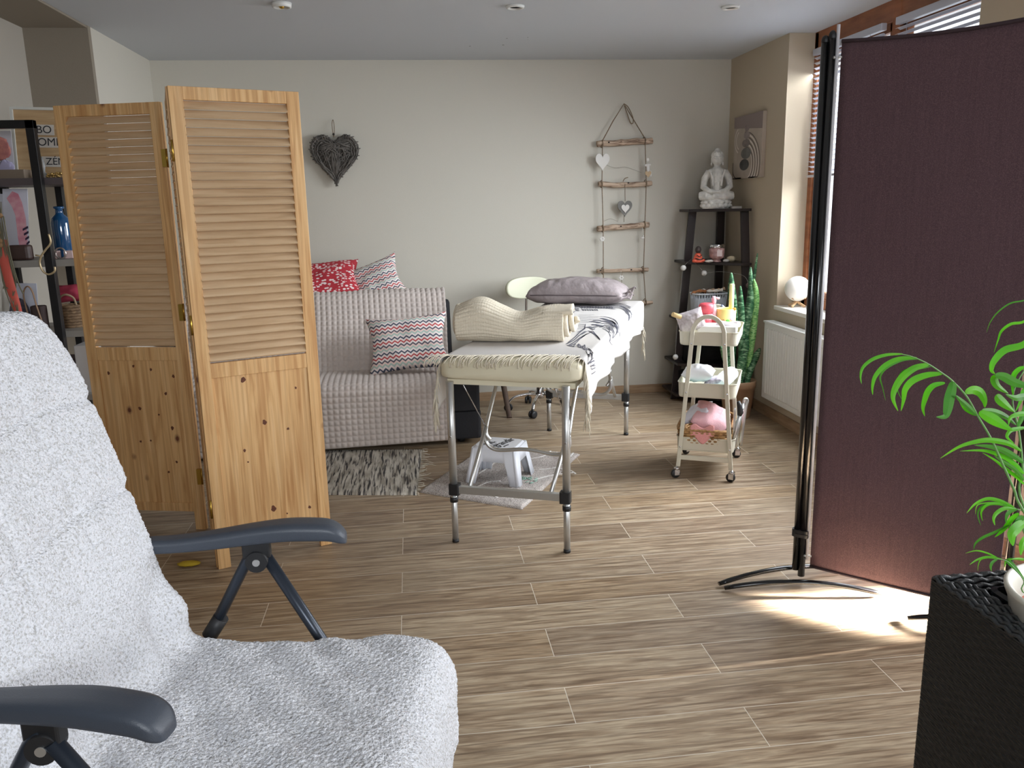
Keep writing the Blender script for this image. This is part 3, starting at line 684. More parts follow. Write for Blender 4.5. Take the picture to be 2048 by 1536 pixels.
BIRD = [(3,[(0.424,0.154),(0.537,0.167),(0.668,0.166),(0.809,0.171)]),(3.2,[(0.403,0.173),(0.501,0.18),(0.617,0.183),(0.741,0.196)]),(3,[(0.461,0.155),(0.627,0.155),(0.764,0.15),(0.896,0.154)]),(2,[(0.392,0.181),(0.466,0.191),(0.566,0.188),(0.686,0.193)]),(2,[(0.402,0.163),(0.372,0.2)]),(2.4,[(0.762,0.139),(0.836,0.148),(0.926,0.149),(0.96,0.175)]),(2.4,[(0.592,0.19),(0.699,0.191),(0.756,0.2),(0.813,0.201)]),(1.6,[(0.668,0.162),(0.724,0.173),(0.811,0.179)]),(1.6,[(0.866,0.155),(1.05,0.126)]),(2.2,[(0.926,0.144),(0.928,0.167),(0.872,0.195)]),(1.6,[(0.825,0.179),(0.771,0.209),(0.679,0.247),(0.56,0.283)]),(1.6,[(0.828,0.201),(0.719,0.235),(0.628,0.264),(0.56,0.283)]),(1,[(0.812,0.188),(0.705,0.233),(0.566,0.281)]),(5,[(1.117,0.135),(1.136,0.149),(1.121,0.17),(1.091,0.195)]),(5,[(1.022,0.162),(1.025,0.182),(0.996,0.208),(0.982,0.222)]),(4,[(0.93,0.18),(0.947,0.191),(0.964,0.202)]),(4.5,[(1.259,0.166),(1.244,0.189),(1.195,0.221),(1.148,0.25)]),(4,[(1.157,0.184),(1.16,0.207),(1.129,0.236),(1.067,0.269)]),(3,[(1.186,0.14),(1.189,0.164),(1.191,0.183)]),(3,[(0.871,0.191),(0.872,0.2),(0.902,0.201)]),(3,[(1.06,0.205),(1.094,0.223),(1.065,0.251),(0.975,0.288)]),(2.5,[(1.148,0.25),(1.053,0.281),(0.875,0.319)]),(3,[(0.95,0.216),(0.967,0.227),(1.015,0.231)]),(2.6,[(1.197,0.23),(1.1,0.267),(0.975,0.295),(0.89,0.319)]),(0.9,[(1.046,0.226),(0.969,0.247),(0.881,0.27),(0.839,0.286)]),(0.9,[(1.047,0.234),(0.97,0.255),(0.882,0.277),(0.84,0.292)]),(0.9,[(1.048,0.242),(0.971,0.262),(0.883,0.284),(0.737,0.319)]),(0.9,[(1.049,0.25),(0.972,0.269),(0.884,0.29),(0.777,0.319)]),(0.9,[(1.05,0.258),(0.973,0.276),(0.771,0.319),(0.818,0.319)]),(0.9,[(1.051,0.266),(0.974,0.283),(0.815,0.319),(0.86,0.319)]),(0.9,[(1.052,0.274),(0.975,0.291),(0.86,0.319),(0.903,0.319)]),(0.8,[(0.824,0.28),(0.645,0.319),(0.673,0.319),(0.702,0.331)]),(0.8,[(0.825,0.287),(0.687,0.319),(0.707,0.319),(0.721,0.335)]),(0.8,[(0.826,0.295),(0.729,0.319),(0.741,0.319),(0.741,0.339)]),(0.8,[(0.754,0.319),(0.772,0.319),(0.775,0.324),(0.761,0.343)]),(0.8,[(0.806,0.319),(0.816,0.319),(0.81,0.329),(0.782,0.347)]),(0.8,[(0.86,0.319),(0.861,0.32),(0.846,0.335),(0.802,0.351)]),(1.3,[(0.907,0.237),(0.865,0.26),(0.782,0.288),(0.673,0.319),(0.723,0.348)]),(1.2,[(0.723,0.348),(0.788,0.343),(0.802,0.326),(0.771,0.319)]),(1,[(0.923,0.241),(0.969,0.241)]),(1.1,[(0.971,0.261),(0.782,0.292)]),(1,[(0.802,0.326),(0.861,0.319),(0.89,0.319)]),(0.9,[(0.982,0.222),(0.924,0.25),(0.911,0.27),(0.899,0.29)]),(1.1,[(1.33,0.152),(1.315,0.187),(1.249,0.23),(1.15,0.269),(0.936,0.319),(0.985,0.325),(0.97,0.348)]),(0.8,[(1.332,0.174),(1.292,0.216),(1.216,0.252),(1.07,0.29)]),(0.8,[(0.937,0.319),(0.938,0.336)]),(0.8,[(0.868,0.319),(0.876,0.333),(0.885,0.346)]),(0.9,[(1.39,0.022),(1.386,0.069),(1.4,0.112)]),(0.9,[(1.323,0.027),(1.332,0.087),(1.33,0.15)]),(0.9,[(1.259,0.037),(1.278,0.095),(1.294,0.153)]),(0.9,[(1.228,0.048),(1.226,0.108),(1.224,0.167)]),(0.9,[(1.175,0.059),(1.181,0.099),(1.194,0.138)]),(0.9,[(1.122,0.064),(1.138,0.095),(1.133,0.13)]),(0.9,[(1.1,0.061),(1.096,0.099),(1.109,0.134)]),(0.9,[(1.033,0.067),(1.038,0.097),(1.034,0.129)]),(0.9,[(0.993,0.08),(1.007,0.103),(1.018,0.127)]),(0.9,[(0.973,0.089),(0.969,0.115),(0.964,0.142)]),(0.9,[(0.928,0.112),(0.931,0.128),(0.941,0.144)]),(0.9,[(0.873,0.113),(0.885,0.127),(0.88,0.144)]),(1.1,[(2.017,-0.219),(2.008,-0.099),(2.027,0.014),(2.008,0.127)]),(1.6,[(1.991,-0.207),(1.982,-0.094),(1.999,0.019),(1.975,0.135)]),(1.1,[(1.966,-0.196),(1.956,-0.088),(1.97,0.024),(1.943,0.144)]),(1.6,[(1.94,-0.184),(1.93,-0.083),(1.942,0.029),(1.911,0.152)]),(1.1,[(1.913,-0.196),(1.904,-0.079),(1.915,0.034),(1.88,0.16)]),(1.6,[(1.888,-0.185),(1.879,-0.074),(1.887,0.039),(1.849,0.168)]),(1.1,[(1.863,-0.174),(1.854,-0.069),(1.86,0.043),(1.818,0.176)]),(1.6,[(1.839,-0.163),(1.829,-0.064),(1.833,0.048),(1.788,0.183)]),(1.1,[(1.812,-0.174),(1.805,-0.059),(1.806,0.052),(1.755,0.167)]),(1.6,[(1.788,-0.163),(1.781,-0.054),(1.78,0.057),(1.726,0.175)]),(1.1,[(1.765,-0.152),(1.757,-0.05),(1.754,0.061),(1.697,0.182)]),(1.6,[(1.741,-0.142),(1.733,-0.045),(1.728,0.066),(1.668,0.19)]),(1.1,[(1.716,-0.153),(1.709,-0.041),(1.703,0.07),(1.639,0.197)]),(1.2,[(1.982,0.08),(1.965,0.153),(1.878,0.213),(1.75,0.269)]),(1.2,[(1.94,0.086),(1.924,0.16),(1.825,0.222),(1.712,0.272)]),(1.2,[(1.899,0.093),(1.883,0.166),(1.773,0.231),(1.674,0.274)]),(1.2,[(1.858,0.1),(1.842,0.172),(1.722,0.24),(1.51,0.294)]),(1.2,[(1.818,0.106),(1.803,0.177),(1.672,0.248),(1.342,0.319)]),(1.2,[(1.779,0.112),(1.764,0.183),(1.623,0.257),(1.327,0.319)]),(1.2,[(1.74,0.119),(1.725,0.189),(1.575,0.265),(1.313,0.319)]),(1.6,[(1.819,0.189),(1.715,0.241),(1.575,0.286),(1.403,0.319)]),(1.2,[(1.73,0.169),(1.691,0.215),(1.572,0.258),(1.309,0.319)]),(1.3,[(1.764,-0.046),(1.69,-0.02),(1.669,-0.008),(1.75,-0.029)]),(1.3,[(1.752,-0.027),(1.691,-0.004),(1.671,0.008),(1.751,-0.013)]),(1.3,[(1.741,-0.008),(1.693,0.012),(1.673,0.024),(1.753,0.004)]),(1.3,[(1.768,0.004),(1.694,0.028),(1.674,0.04),(1.755,0.02)]),(1.3,[(1.757,0.022),(1.696,0.044),(1.676,0.056),(1.756,0.036)]),(1.3,[(1.746,0.041),(1.698,0.06),(1.677,0.072),(1.758,0.053)]),(1.3,[(1.773,0.053),(1.699,0.076),(1.679,0.088),(1.759,0.069)]),(1.3,[(1.762,0.071),(1.701,0.092),(1.68,0.104),(1.761,0.085)]),(1.3,[(1.75,0.09),(1.702,0.108),(1.682,0.12),(1.762,0.101)]),(1.3,[(1.778,0.102),(1.704,0.124),(1.684,0.136),(1.764,0.118)]),(1.3,[(1.766,0.12),(1.705,0.14),(1.685,0.152),(1.765,0.134)]),(1.3,[(1.755,0.138),(1.707,0.156),(1.687,0.168),(1.767,0.15)]),(1.2,[(1.648,-0.01),(1.597,0.008),(1.568,0.019),(1.632,0.002)]),(1.2,[(1.633,0.007),(1.599,0.022),(1.569,0.033),(1.634,0.015)]),(1.2,[(1.651,0.018),(1.6,0.036),(1.57,0.046),(1.635,0.029)]),(1.2,[(1.636,0.035),(1.602,0.049),(1.572,0.06),(1.636,0.043)]),(1.2,[(1.654,0.046),(1.603,0.063),(1.573,0.074),(1.638,0.057)]),(1.2,[(1.638,0.063),(1.604,0.077),(1.575,0.087),(1.639,0.071)]),(1.2,[(1.656,0.073),(1.606,0.09),(1.576,0.101),(1.641,0.084)]),(1.4,[(1.461,-0.037),(1.521,-0.036),(1.463,-0.019)]),(1.4,[(1.502,-0.027),(1.564,-0.02),(1.565,-0.002)]),(1,[(1.424,-0.021),(1.543,-0.027)]),(1,[(1.727,-0.086),(1.686,-0.055),(1.668,-0.027)]),(1,[(1.701,-0.076),(1.665,-0.048),(1.651,-0.024)]),(1,[(1.676,-0.067),(1.645,-0.042),(1.634,-0.02)]),(1,[(1.652,-0.058),(1.624,-0.035),(1.618,-0.017)]),(1,[(1.627,-0.049),(1.604,-0.028),(1.601,-0.014)]),(1,[(1.603,-0.04),(1.584,-0.022),(1.585,-0.011)]),(1,[(1.579,-0.031),(1.564,-0.015),(1.569,-0.008)]),(1,[(1.555,-0.023),(1.544,-0.008),(1.553,-0.005)]),(1.5,[(0.406,0.193),(0.442,0.196),(0.371,0.198),(0.384,0.205)]),(1.5,[(0.385,0.211),(0.444,0.208),(0.374,0.219)]),(1.5,[(0.433,0.214),(0.354,0.235)]),(1.5,[(0.374,0.215),(0.343,0.241)]),(1.5,[(0.4,0.23),(0.355,0.243),(0.424,0.238),(0.312,0.261)]),(1.5,[(0.355,0.241),(0.291,0.265),(0.358,0.262)]),(1.5,[(0.27,0.273),(0.314,0.274),(0.179,0.319)]),(1.5,[(0.336,0.27),(0.221,0.319),(0.24,0.292)]),(1.5,[(0.27,0.273),(0.116,0.319),(0.178,0.319)]),(1.5,[(0.208,0.292),(0.178,0.319)]),(1.5,[(0.126,0.319),(0.2,0.319)]),(1.5,[(0.116,0.319),(0.157,0.319),(0.243,0.319)]),(1.5,[(0.147,0.319),(0.221,0.319)]),(1.5,[(0.157,0.319),(0.168,0.326),(0.254,0.331)]),(1.5,[(0.178,0.323),(0.265,0.337)]),(1.5,[(0.168,0.326),(0.178,0.342),(0.265,0.349)]),(1.5,[(0.189,0.342),(0.276,0.359)]),(1.5,[(0.178,0.342),(0.2,0.359),(0.276,0.367)]),(1.5,[(0.2,0.359),(0.199,0.378),(0.276,0.383)]),(1.5,[(0.116,0.319),(0.178,0.325),(0.2,0.359)])]
PALM = [
(0,'r',[(0.9567,1.13,0.9039),(0.9394,1.13,0.9369),(0.9163,1.13,0.9776),(0.8888,1.13,1.0256),(0.864,1.13,1.0611),(0.8413,1.13,1.0944),(0.8138,1.13,1.1214),(0.7951,1.13,1.1347),(0.7706,1.13,1.1502),(0.7439,1.13,1.1622),(0.7236,1.13,1.1672)],0.0022),
(0,'l',[(0.7293,1.13,1.1667),(0.7014,1.126,1.1675),(0.677,1.122,1.1626),(0.6602,1.118,1.1522),(0.6546,1.114,1.1399),(0.6546,1.11,1.1287)],0.0025),
(0,'l',[(0.7526,1.13,1.1598),(0.7242,1.13,1.1597),(0.7024,1.13,1.1506),(0.6881,1.13,1.135),(0.6844,1.13,1.1188),(0.6858,1.13,1.1058)],0.0035),
(0,'l',[(0.7557,1.13,1.1576),(0.734,1.136,1.1555),(0.713,1.142,1.1437),(0.7071,1.148,1.129),(0.7157,1.154,1.1106),(0.7263,1.16,1.0876)],0.0014),
(0,'l',[(0.7736,1.13,1.1487),(0.7485,1.126,1.1452),(0.7272,1.122,1.1334),(0.714,1.118,1.1173),(0.7093,1.114,1.1021),(0.7162,1.11,1.0837)],0.0053),
(0,'l',[(0.7782,1.13,1.1457),(0.7611,1.136,1.1413),(0.7422,1.142,1.1382),(0.7364,1.148,1.1234),(0.7409,1.154,1.1052),(0.7535,1.16,1.0876)],0.0015),
(0,'l',[(0.7967,1.13,1.1333),(0.7723,1.13,1.1324),(0.75,1.13,1.1252),(0.7383,1.13,1.112),(0.7369,1.13,1.0956),(0.7341,1.13,1.0777)],0.005),
(0,'l',[(0.8025,1.13,1.1185),(0.7882,1.134,1.1149),(0.7816,1.138,1.1053),(0.7798,1.142,1.0905),(0.7809,1.146,1.0754),(0.7878,1.15,1.0613)],0.0044),
(0,'l',[(0.8154,1.13,1.12),(0.8121,1.126,1.1107),(0.8065,1.122,1.0953),(0.8024,1.118,1.0799),(0.7963,1.114,1.0701),(0.7792,1.11,1.071)],0.0075),
(0,'l',[(0.8376,1.13,1.1016),(0.8561,1.1375,1.1031),(0.8741,1.145,1.0963),(0.8888,1.1525,1.0811),(0.8966,1.16,1.0673)],0.0069),
(0,'l',[(0.8608,1.13,1.0639),(0.8395,1.1233,1.0808),(0.8202,1.1167,1.0945),(0.8074,1.11,1.1035)],0.0038),
(0,'l',[(0.8622,1.13,1.0638),(0.8614,1.1433,1.0647),(0.8586,1.1567,1.0687),(0.858,1.17,1.0785)],0.0025),
(0,'l',[(0.8646,1.13,1.0694),(0.8798,1.1233,1.0604),(0.8935,1.1167,1.0515),(0.9086,1.11,1.0419)],0.0082),
(0,'l',[(0.8687,1.13,1.072),(0.8977,1.14,1.0651),(0.9279,1.15,1.0523),(0.9546,1.16,1.0351)],0.005),
(1,'r',[(1.003,1.18,0.8838),(0.9924,1.18,0.9526),(0.9771,1.18,1.0182),(0.9603,1.18,1.0664),(0.964,1.18,1.1),(0.9891,1.18,1.1529),(0.9963,1.18,1.2333)],0.002),
(1,'l',[(0.9469,1.13,1.1984),(0.9275,1.13,1.1736),(0.8968,1.13,1.1656),(0.8804,1.13,1.1491),(0.8779,1.13,1.1352),(0.8844,1.13,1.1286)],0.0053),
(1,'l',[(0.9475,1.13,1.2268),(0.9281,1.136,1.2076),(0.9116,1.142,1.2035),(0.9017,1.148,1.1921),(0.9021,1.154,1.177),(0.9022,1.16,1.1562)],0.0021),
(1,'l',[(0.9531,1.13,1.248),(0.9274,1.14,1.2394),(0.9125,1.15,1.2342),(0.9009,1.16,1.2194),(0.8977,1.17,1.2025),(0.9011,1.18,1.185)],0.0011),
(1,'l',[(0.8906,1.13,1.1261),(0.8968,1.1467,1.1174),(0.9174,1.1633,1.1001),(0.9505,1.18,1.0831)],0.0063),
(1,'l',[(0.8846,1.13,1.127),(0.8977,1.1275,1.1242),(0.913,1.125,1.1156),(0.9294,1.1225,1.1098),(0.9468,1.12,1.1024)],0.0069),
(1,'l',[(0.8898,1.13,1.0948),(0.9045,1.14,1.0846),(0.9257,1.15,1.0711),(0.9488,1.16,1.0573)],0.0069),
(1,'l',[(0.9349,1.13,1.1371),(0.9282,1.134,1.1339),(0.9235,1.138,1.125),(0.9251,1.142,1.1128),(0.9297,1.146,1.1004),(0.9365,1.15,1.0821)],0.0038),
(1,'l',[(0.9499,1.13,1.0889),(0.9293,1.1233,1.0915),(0.9122,1.1167,1.0925),(0.8899,1.11,1.1007)],0.0056),
(1,'l',[(0.9533,1.13,1.0618),(0.937,1.125,1.0639),(0.9211,1.12,1.0646),(0.9058,1.115,1.0611),(0.9008,1.11,1.0515)],0.0038),
(1,'l',[(0.9333,1.13,1.0415),(0.9442,1.1367,1.0563),(0.9547,1.1433,1.0755),(0.9641,1.15,1.0921)],0.0038),
(1,'l',[(0.9481,1.13,1.1031),(0.9393,1.13,1.1021),(0.9342,1.13,1.0953),(0.9316,1.13,1.08),(0.9258,1.13,1.0661)],0.0031),
(1,'l',[(0.9437,1.13,1.0012),(0.9188,1.126,1.0154),(0.8909,1.122,1.0235),(0.864,1.118,1.0263),(0.8265,1.114,1.0206),(0.7924,1.11,1.0046)],0.0042),
(1,'l',[(0.9502,1.13,0.9814),(0.9326,1.13,0.9931),(0.9111,1.13,1.005),(0.8863,1.13,1.0123),(0.8621,1.13,1.0156)],0.0047),
(1,'l',[(0.9529,1.13,0.9626),(0.9436,1.136,0.975),(0.9307,1.142,0.9856),(0.914,1.148,0.9936),(0.8936,1.154,0.9979),(0.8615,1.16,0.997)],0.0037),
(1,'l',[(0.9549,1.13,0.9517),(0.9374,1.13,0.9704),(0.9177,1.13,0.9834),(0.8981,1.13,0.9962)],0.0033),
(1,'l',[(0.9557,1.13,0.9447),(0.9492,1.14,0.9546),(0.9394,1.15,0.9637),(0.9249,1.16,0.9773),(0.9085,1.17,0.9882)],0.0028),
(1,'l',[(0.9471,1.13,1.0395),(0.9291,1.125,1.0399),(0.9133,1.12,1.0393),(0.9045,1.115,1.0308),(0.9136,1.11,1.0214)],0.0033),
(2,'r',[(1.0049,1.17,0.8334),(0.9966,1.17,0.8797),(0.9877,1.17,0.8834),(0.9676,1.17,0.8921),(0.9499,1.17,0.8984)],0.0014),
(2,'l',[(0.943,1.13,0.9068),(0.917,1.13,0.9196),(0.8941,1.13,0.9245),(0.8747,1.13,0.9175),(0.8612,1.13,0.9026)],0.0028),
(2,'l',[(0.9431,1.13,0.9058),(0.9175,1.135,0.9127),(0.9032,1.14,0.9098),(0.8982,1.145,0.8962),(0.9059,1.15,0.8785)],0.0023),
(2,'l',[(0.9303,1.13,0.9107),(0.9111,1.1425,0.9113),(0.9033,1.155,0.8981),(0.9102,1.1675,0.8805),(0.9272,1.18,0.8567)],0.0017),
(2,'l',[(0.9454,1.13,0.9037),(0.9226,1.125,0.9082),(0.9052,1.12,0.9034),(0.8972,1.115,0.896),(0.8969,1.11,0.8871)],0.0032),
(2,'l',[(0.9495,1.13,0.9034),(0.9357,1.13,0.8994),(0.9315,1.13,0.8916),(0.9319,1.13,0.8796)],0.0028),
(2,'l',[(0.9173,1.13,0.9166),(0.901,1.13,0.9177),(0.879,1.13,0.9152),(0.8766,1.13,0.8995)],0.001),
(2,'l',[(0.9525,1.13,0.8962),(0.9468,1.1367,0.8839),(0.9399,1.1433,0.8634),(0.9311,1.15,0.848)],0.004),
(2,'l',[(0.9383,1.13,0.8771),(0.923,1.14,0.8619),(0.9092,1.15,0.8486),(0.9055,1.16,0.8342),(0.9113,1.17,0.819)],0.0023),
(2,'l',[(0.9648,1.13,0.8792),(0.9449,1.12,0.8766),(0.9277,1.11,0.87),(0.9238,1.1,0.8546)],0.0092),
(2,'l',[(0.9592,1.13,0.8917),(0.9524,1.13,0.8801),(0.9447,1.13,0.8756)],0.005),
(2,'l',[(0.972,1.13,0.8544),(0.9566,1.12,0.8476),(0.9475,1.11,0.8324)],0.005),
(3,'r',[(0.9598,1.1,0.7672),(0.9506,1.1,0.7922),(0.935,1.1,0.8117),(0.9167,1.1,0.8292),(0.8958,1.1,0.8353)],0.0011),
(3,'l',[(0.9288,1.13,0.8178),(0.9068,1.13,0.8297),(0.8855,1.13,0.8364),(0.8664,1.13,0.8334)],0.0013),
(3,'l',[(0.933,1.13,0.8174),(0.9075,1.13,0.8235),(0.8893,1.13,0.8208),(0.8758,1.13,0.8127)],0.002),
(3,'l',[(0.9245,1.13,0.8191),(0.9158,1.13,0.8136),(0.9136,1.13,0.8056),(0.9161,1.13,0.7982)],0.0022),
(3,'l',[(0.9538,1.13,0.8168),(0.9455,1.13,0.8165),(0.9396,1.13,0.8138),(0.9387,1.13,0.8036)],0.002),
(3,'l',[(0.9392,1.13,0.8169),(0.9429,1.1233,0.8125),(0.9489,1.1167,0.8049),(0.9601,1.11,0.7887)],0.0037),
(3,'l',[(0.9118,1.13,0.8222),(0.9008,1.1367,0.8169),(0.9018,1.1433,0.8045),(0.9072,1.15,0.7902)],0.0007),
(3,'l',[(0.9751,1.13,0.8131),(0.9537,1.12,0.8214),(0.9328,1.11,0.8271)],0.0022)]
bd = MB()
for wd, P in BIRD:
    Q = smooth([(a, b_, 0) for a, b_ in P], 5)
    pts = []
    for q in Q:
        w_, z_ = section(q.y, q.x); pts.append(T(q.x, w_+(.0045 if q.y > HW-.01 else 0), z_+.0022))
    hw = []
    for i in range(len(Q)):
        d = Q[min(i+1, len(Q)-1)]-Q[max(i-1, 0)]; top_ = Q[i].y < HW
        hw.append(.0011*wd*(1+(1.9*abs(d.y)/max(d.length, 1e-6) if top_ else 0))*(.35 if i in (0, len(Q)-1) else 1))
    nr = V3((0, 0, 1)) if Q[len(Q)//2].y < HW else WD
    bd.ribbon(pts, hw, nrm=nr, sm=False)
bd.build('bird_drawing', PR, thr)

# ---- rolled quilted blanket
BK = NT('ribbed_plush', .95); BK.col(BK.mix(BK.noise(BK.tc, 160, 2), (214, 202, 180), (232, 222, 202))); BK.bump(BK.noise(BK.tc, 330, 2), .7, .004); BK = BK.m
t = thing('rolled_blanket', T(.41, -.08, .79), 'cream ribbed plush blanket rolled up on the near end of the massage table', 'blanket')
ax = (T(.425, .20, 0)-T(.345, -.345, 0)).normalized(); ay = V3((-ax.y, ax.x, 0)); RC = T(.345, -.345, .792)+ay*.06; RL = .50
def roll(u, v):
    x = u*RL; a = v*2*pi
    ht = .158+.036*math.exp(-((u-.22)/.17)**2)-.026*math.exp(-((u-.60)/.15)**2)+.004*sin(u*9)
    dp = .125
    c, s_ = cos(a), sin(a); p_ = 2.6; rr = (abs(c)**p_+abs(s_)**p_)**(-1/p_)
    y = dp*rr*c*(1-.05*max(0, s_)); z = ht/2*(1+rr*s_)
    g1 = abs(sin(v*2*pi*17)); g2 = abs(sin(u*pi*44))
    bump = -.0045*(1-g1)**2-.0007*(1-g2)**3+.004*noise.noise(V3((x*14, a*2, 0)))
    e = min(1, min(u, 1-u)*22+.6)
    zz = z*e+ht/2*(1-e)+bump*s_*1.1
    return RC+ax*x+ay*(.065+y*e+bump*c)+V3((0, 0, max(zz, .001)))
b = MB().grid(roll, 220, 260, cv=True)
o_ = b.build('outer_layer', BK, t)
# spiral of the folded ends
for u0, sg in ((1, 1), (0, -1)):
    P = []
    for i in range(90):
        a = i/89*2*pi*2.35+.4; r = 1-.80*(i/89); hh = .150 if sg > 0 else .17
        P.append(RC+ax*(RL*u0-sg*.010+sg*(.062 if sg > 0 else .012)*(i/89))+ay*(.058+.104*r*cos(a))+V3((0, 0, hh/2+.004+hh/2*.86*r*sin(a))))
    MB().tube(P, .0135, 8).build('rolled_edge', BK, t)
# fold tongue sticking out at the top right
def tongue(u, v): return RC+ax*(RL-.10+.135*u)+ay*(-.030+.15*v)+V3((0, 0, .146+.010*u-.02*(2*v-1)**2))
MB().grid(tongue, 12, 12).build('loose_flap', BK, t, solid=.022, off=0)

# ---- grey pillow at the far end
PG = NT('grey_satin_cotton', .6); PG.col(PG.mix(PG.noise(PG.mp((4, 4, 10)), 3, 3), (136, 124, 124), (158, 148, 148))); PG.bump(PG.noise(PG.mp((6, 3, 6)), 3, 4), .5, .02); PG = PG.m
pl = thing('pillow', T(1.95, -.10, .79), 'grey pillow on the far end of the massage table', 'pillow')
PM = fr(T(1.96, -.085, .846), WD, LD, (0, 0, 1))
def pil(side):
    def g(u, v):
        a, b_ = 2*u-1, 2*v-1; e = max(0, (1-abs(a)**7)*(1-abs(b_)**4.0))**.5
        wr = .010*noise.noise(V3((a*3, b_*2, side)))+.006*noise.noise(V3((a*8, b_*3, side+4)))
        z = side*e*(.052 if side < 0 else .100*(1-.42*abs(a)**2.2))+wr*e
        return (a*.305*(1-.03*abs(b_)**3), b_*.20*(1-.03*abs(a)**3), z)
    return g
MB().grid(pil(1), 50, 34, M=PM).grid(pil(-1), 50, 34, M=PM).build('pillow_body', PG, pl)
pp = MB()
def rim(k): a = 2*pi*k/96; p_ = 9; c, s_ = cos(a), sin(a); r = (abs(c)**p_+abs(s_)**p_)**(-1/p_); return PM @ V3((.303*r*c, .198*r*s_, .004*sin(a*5)+.016*(1-abs(c))))
pp.tube([rim(k) for k in range(96)], .0035, 6, closed=True); pp.build('piping', mat('dark_piping', (84, 74, 76), .8), pl)
fl = MB()
fl.grid(lambda u, v: PM @ V3((.285+.055*u, -.15+.30*v, .012+.016*sin(v*8+u*2)*u+.014*u)), 8, 24); fl.grid(lambda u, v: PM @ V3((.285+.045*u, -.15+.28*v, -.016+.012*sin(v*9+1)*u)), 8, 24)
fl.build('pillowcase_flap', PG, pl, solid=.002)

# ================================================================== SWIVEL STOOL
t = thing('swivel_chair', (.84, 5.42, 0), 'swivel stool with a cream oval backrest and chrome star base behind the massage table', 'stool')
sc = V3((.84, 5.43, 0)); CRV = mat('cream_backrest', (226, 226, 200), .45)
MB().lathe([(.03, .09), (.034, .12), (.026, .14), (.024, .30)], tuple(sc), 20).lathe([(.014, .28), (.014, .47)], tuple(sc), 16).build('gas_column', CHROME, t)
MB().lathe([(.02, .46), (.17, .465), (.182, .485), (.182, .515), (.165, .532), (.02, .535)], tuple(sc), 36).build('seat', CRV, t)
for k in range(5):
    a = radians(20+72*k+12); d = V3((cos(a), sin(a), 0))
    q = MB().tube(smooth([sc+d*.02+V3((0, 0, .115)), sc+d*.09+V3((0, 0, .118)), sc+d*.18+V3((0, 0, .098)), sc+d*.222+V3((0, 0, .058))], 5), [.013]*5+[.011]*11, 10, flat=.8).build('star_arm', CHROME, t)
    p_ = sc+d*.222; s_ = V3((-d.y, d.x, 0)).lerp(d, .4).normalized()
    q2 = MB()
    for o_ in (-.013, .013): q2.lathe([(.006, -.008), (.022, -.008), (.026, -.004), (.026, .004), (.022, .008), (.006, .008)], (0, 0, 0), 16, M=fr(p_+s_*o_+V3((0, 0, .0265)), V3((0, 0, 1)), s_.cross(V3((0, 0, 1))), s_))
    q2.tube([p_+V3((0, 0, .028)), p_+V3((0, 0, .06))], .006, 8); q2.build('caster', PLAST, t)
bd_ = V3((-.25, .93, 0)).normalized(); bc = sc+bd_*.19+V3((0, 0, .835)); bx = V3((bd_.y, -bd_.x, 0))
def br(u, v):
    a = v*2*pi; r = u; X_ = .165*r*cos(a); q = (abs(cos(a))**2.6+abs(sin(a))**2.6)**(-1/2.6); X_ = .17*r*cos(a)*q; Z_ = .073*r*sin(a)*q
    return bc+bx*X_+V3((0, 0, Z_))-bd_*(.03*(X_/.17)**2)
MB().grid(br, 12, 48, cv=True).build('backrest', CRV, t, solid=.02, off=0, bevel=0)
MB().tube(smooth([sc+bd_*.1+V3((0, 0, .45)), sc+bd_*.20+V3((0, 0, .455)), sc+bd_*.225+V3((0, 0, .55)), bc+bd_*.018], 6), .009, 10).build('backrest_rod', CHROME, t)

st_ = MB().tube([(.604, 5.262, .0), (.585, 5.42, .20), (.512, 5.775, .62)], [.017, .02, .02], 10).build('wooden_stick', mat('dark_stick_wood', (104, 86, 74), .8, rgb2=(70, 56, 50), vscale=10, stretch=(1, 1, .2)))
tag(st_, 'dark brown wooden stick leaning on the wall behind the massage table', 'stick')

# ================================================================== RECLINING ARMCHAIR
FD = V3((.985, -.174, 0)).normalized(); AD = V3((.174, .985, 0)).normalized(); AO = V3((-.52, 1.725, 0))
def Q(p, w, z): return AO+FD*p-AD*w+V3((0, 0, z))
ch = thing('reclining_armchair', Q(.2, .3, 0), 'reclining garden armchair with dark grey armrests, draped in white towelling', 'armchair')
SL = mat('slate_plastic', (62, 68, 78), .42, bump=.12, bscale=500); SLT = mat('slate_tube', (50, 56, 66), .3, .4)
MB().rbox((-.28, 0, 0), (.28, .53, .05), .03, fr(Q(0, .30, .40), AD, FD)).build('seat_cushion', SLT, ch, bevel=.012)
MB().box((-.27, -.03, 0), (.27, .01, .62), fr(Q(-.07, .30, .52), AD, (FD*.95+V3((0, 0, .31))).normalized())).build('back_cushion', SLT, ch, bevel=.012)
for w_ in (.035, .575):
    MB().tube([Q(-.04, w_, .44), Q(.52, w_, .44)], .012, 10).build('seat_rail', SLT, ch)
MB().tube([Q(.50, .03, .42), Q(.50, .58, .42)], .011, 10).build('front_rail', SLT, ch)
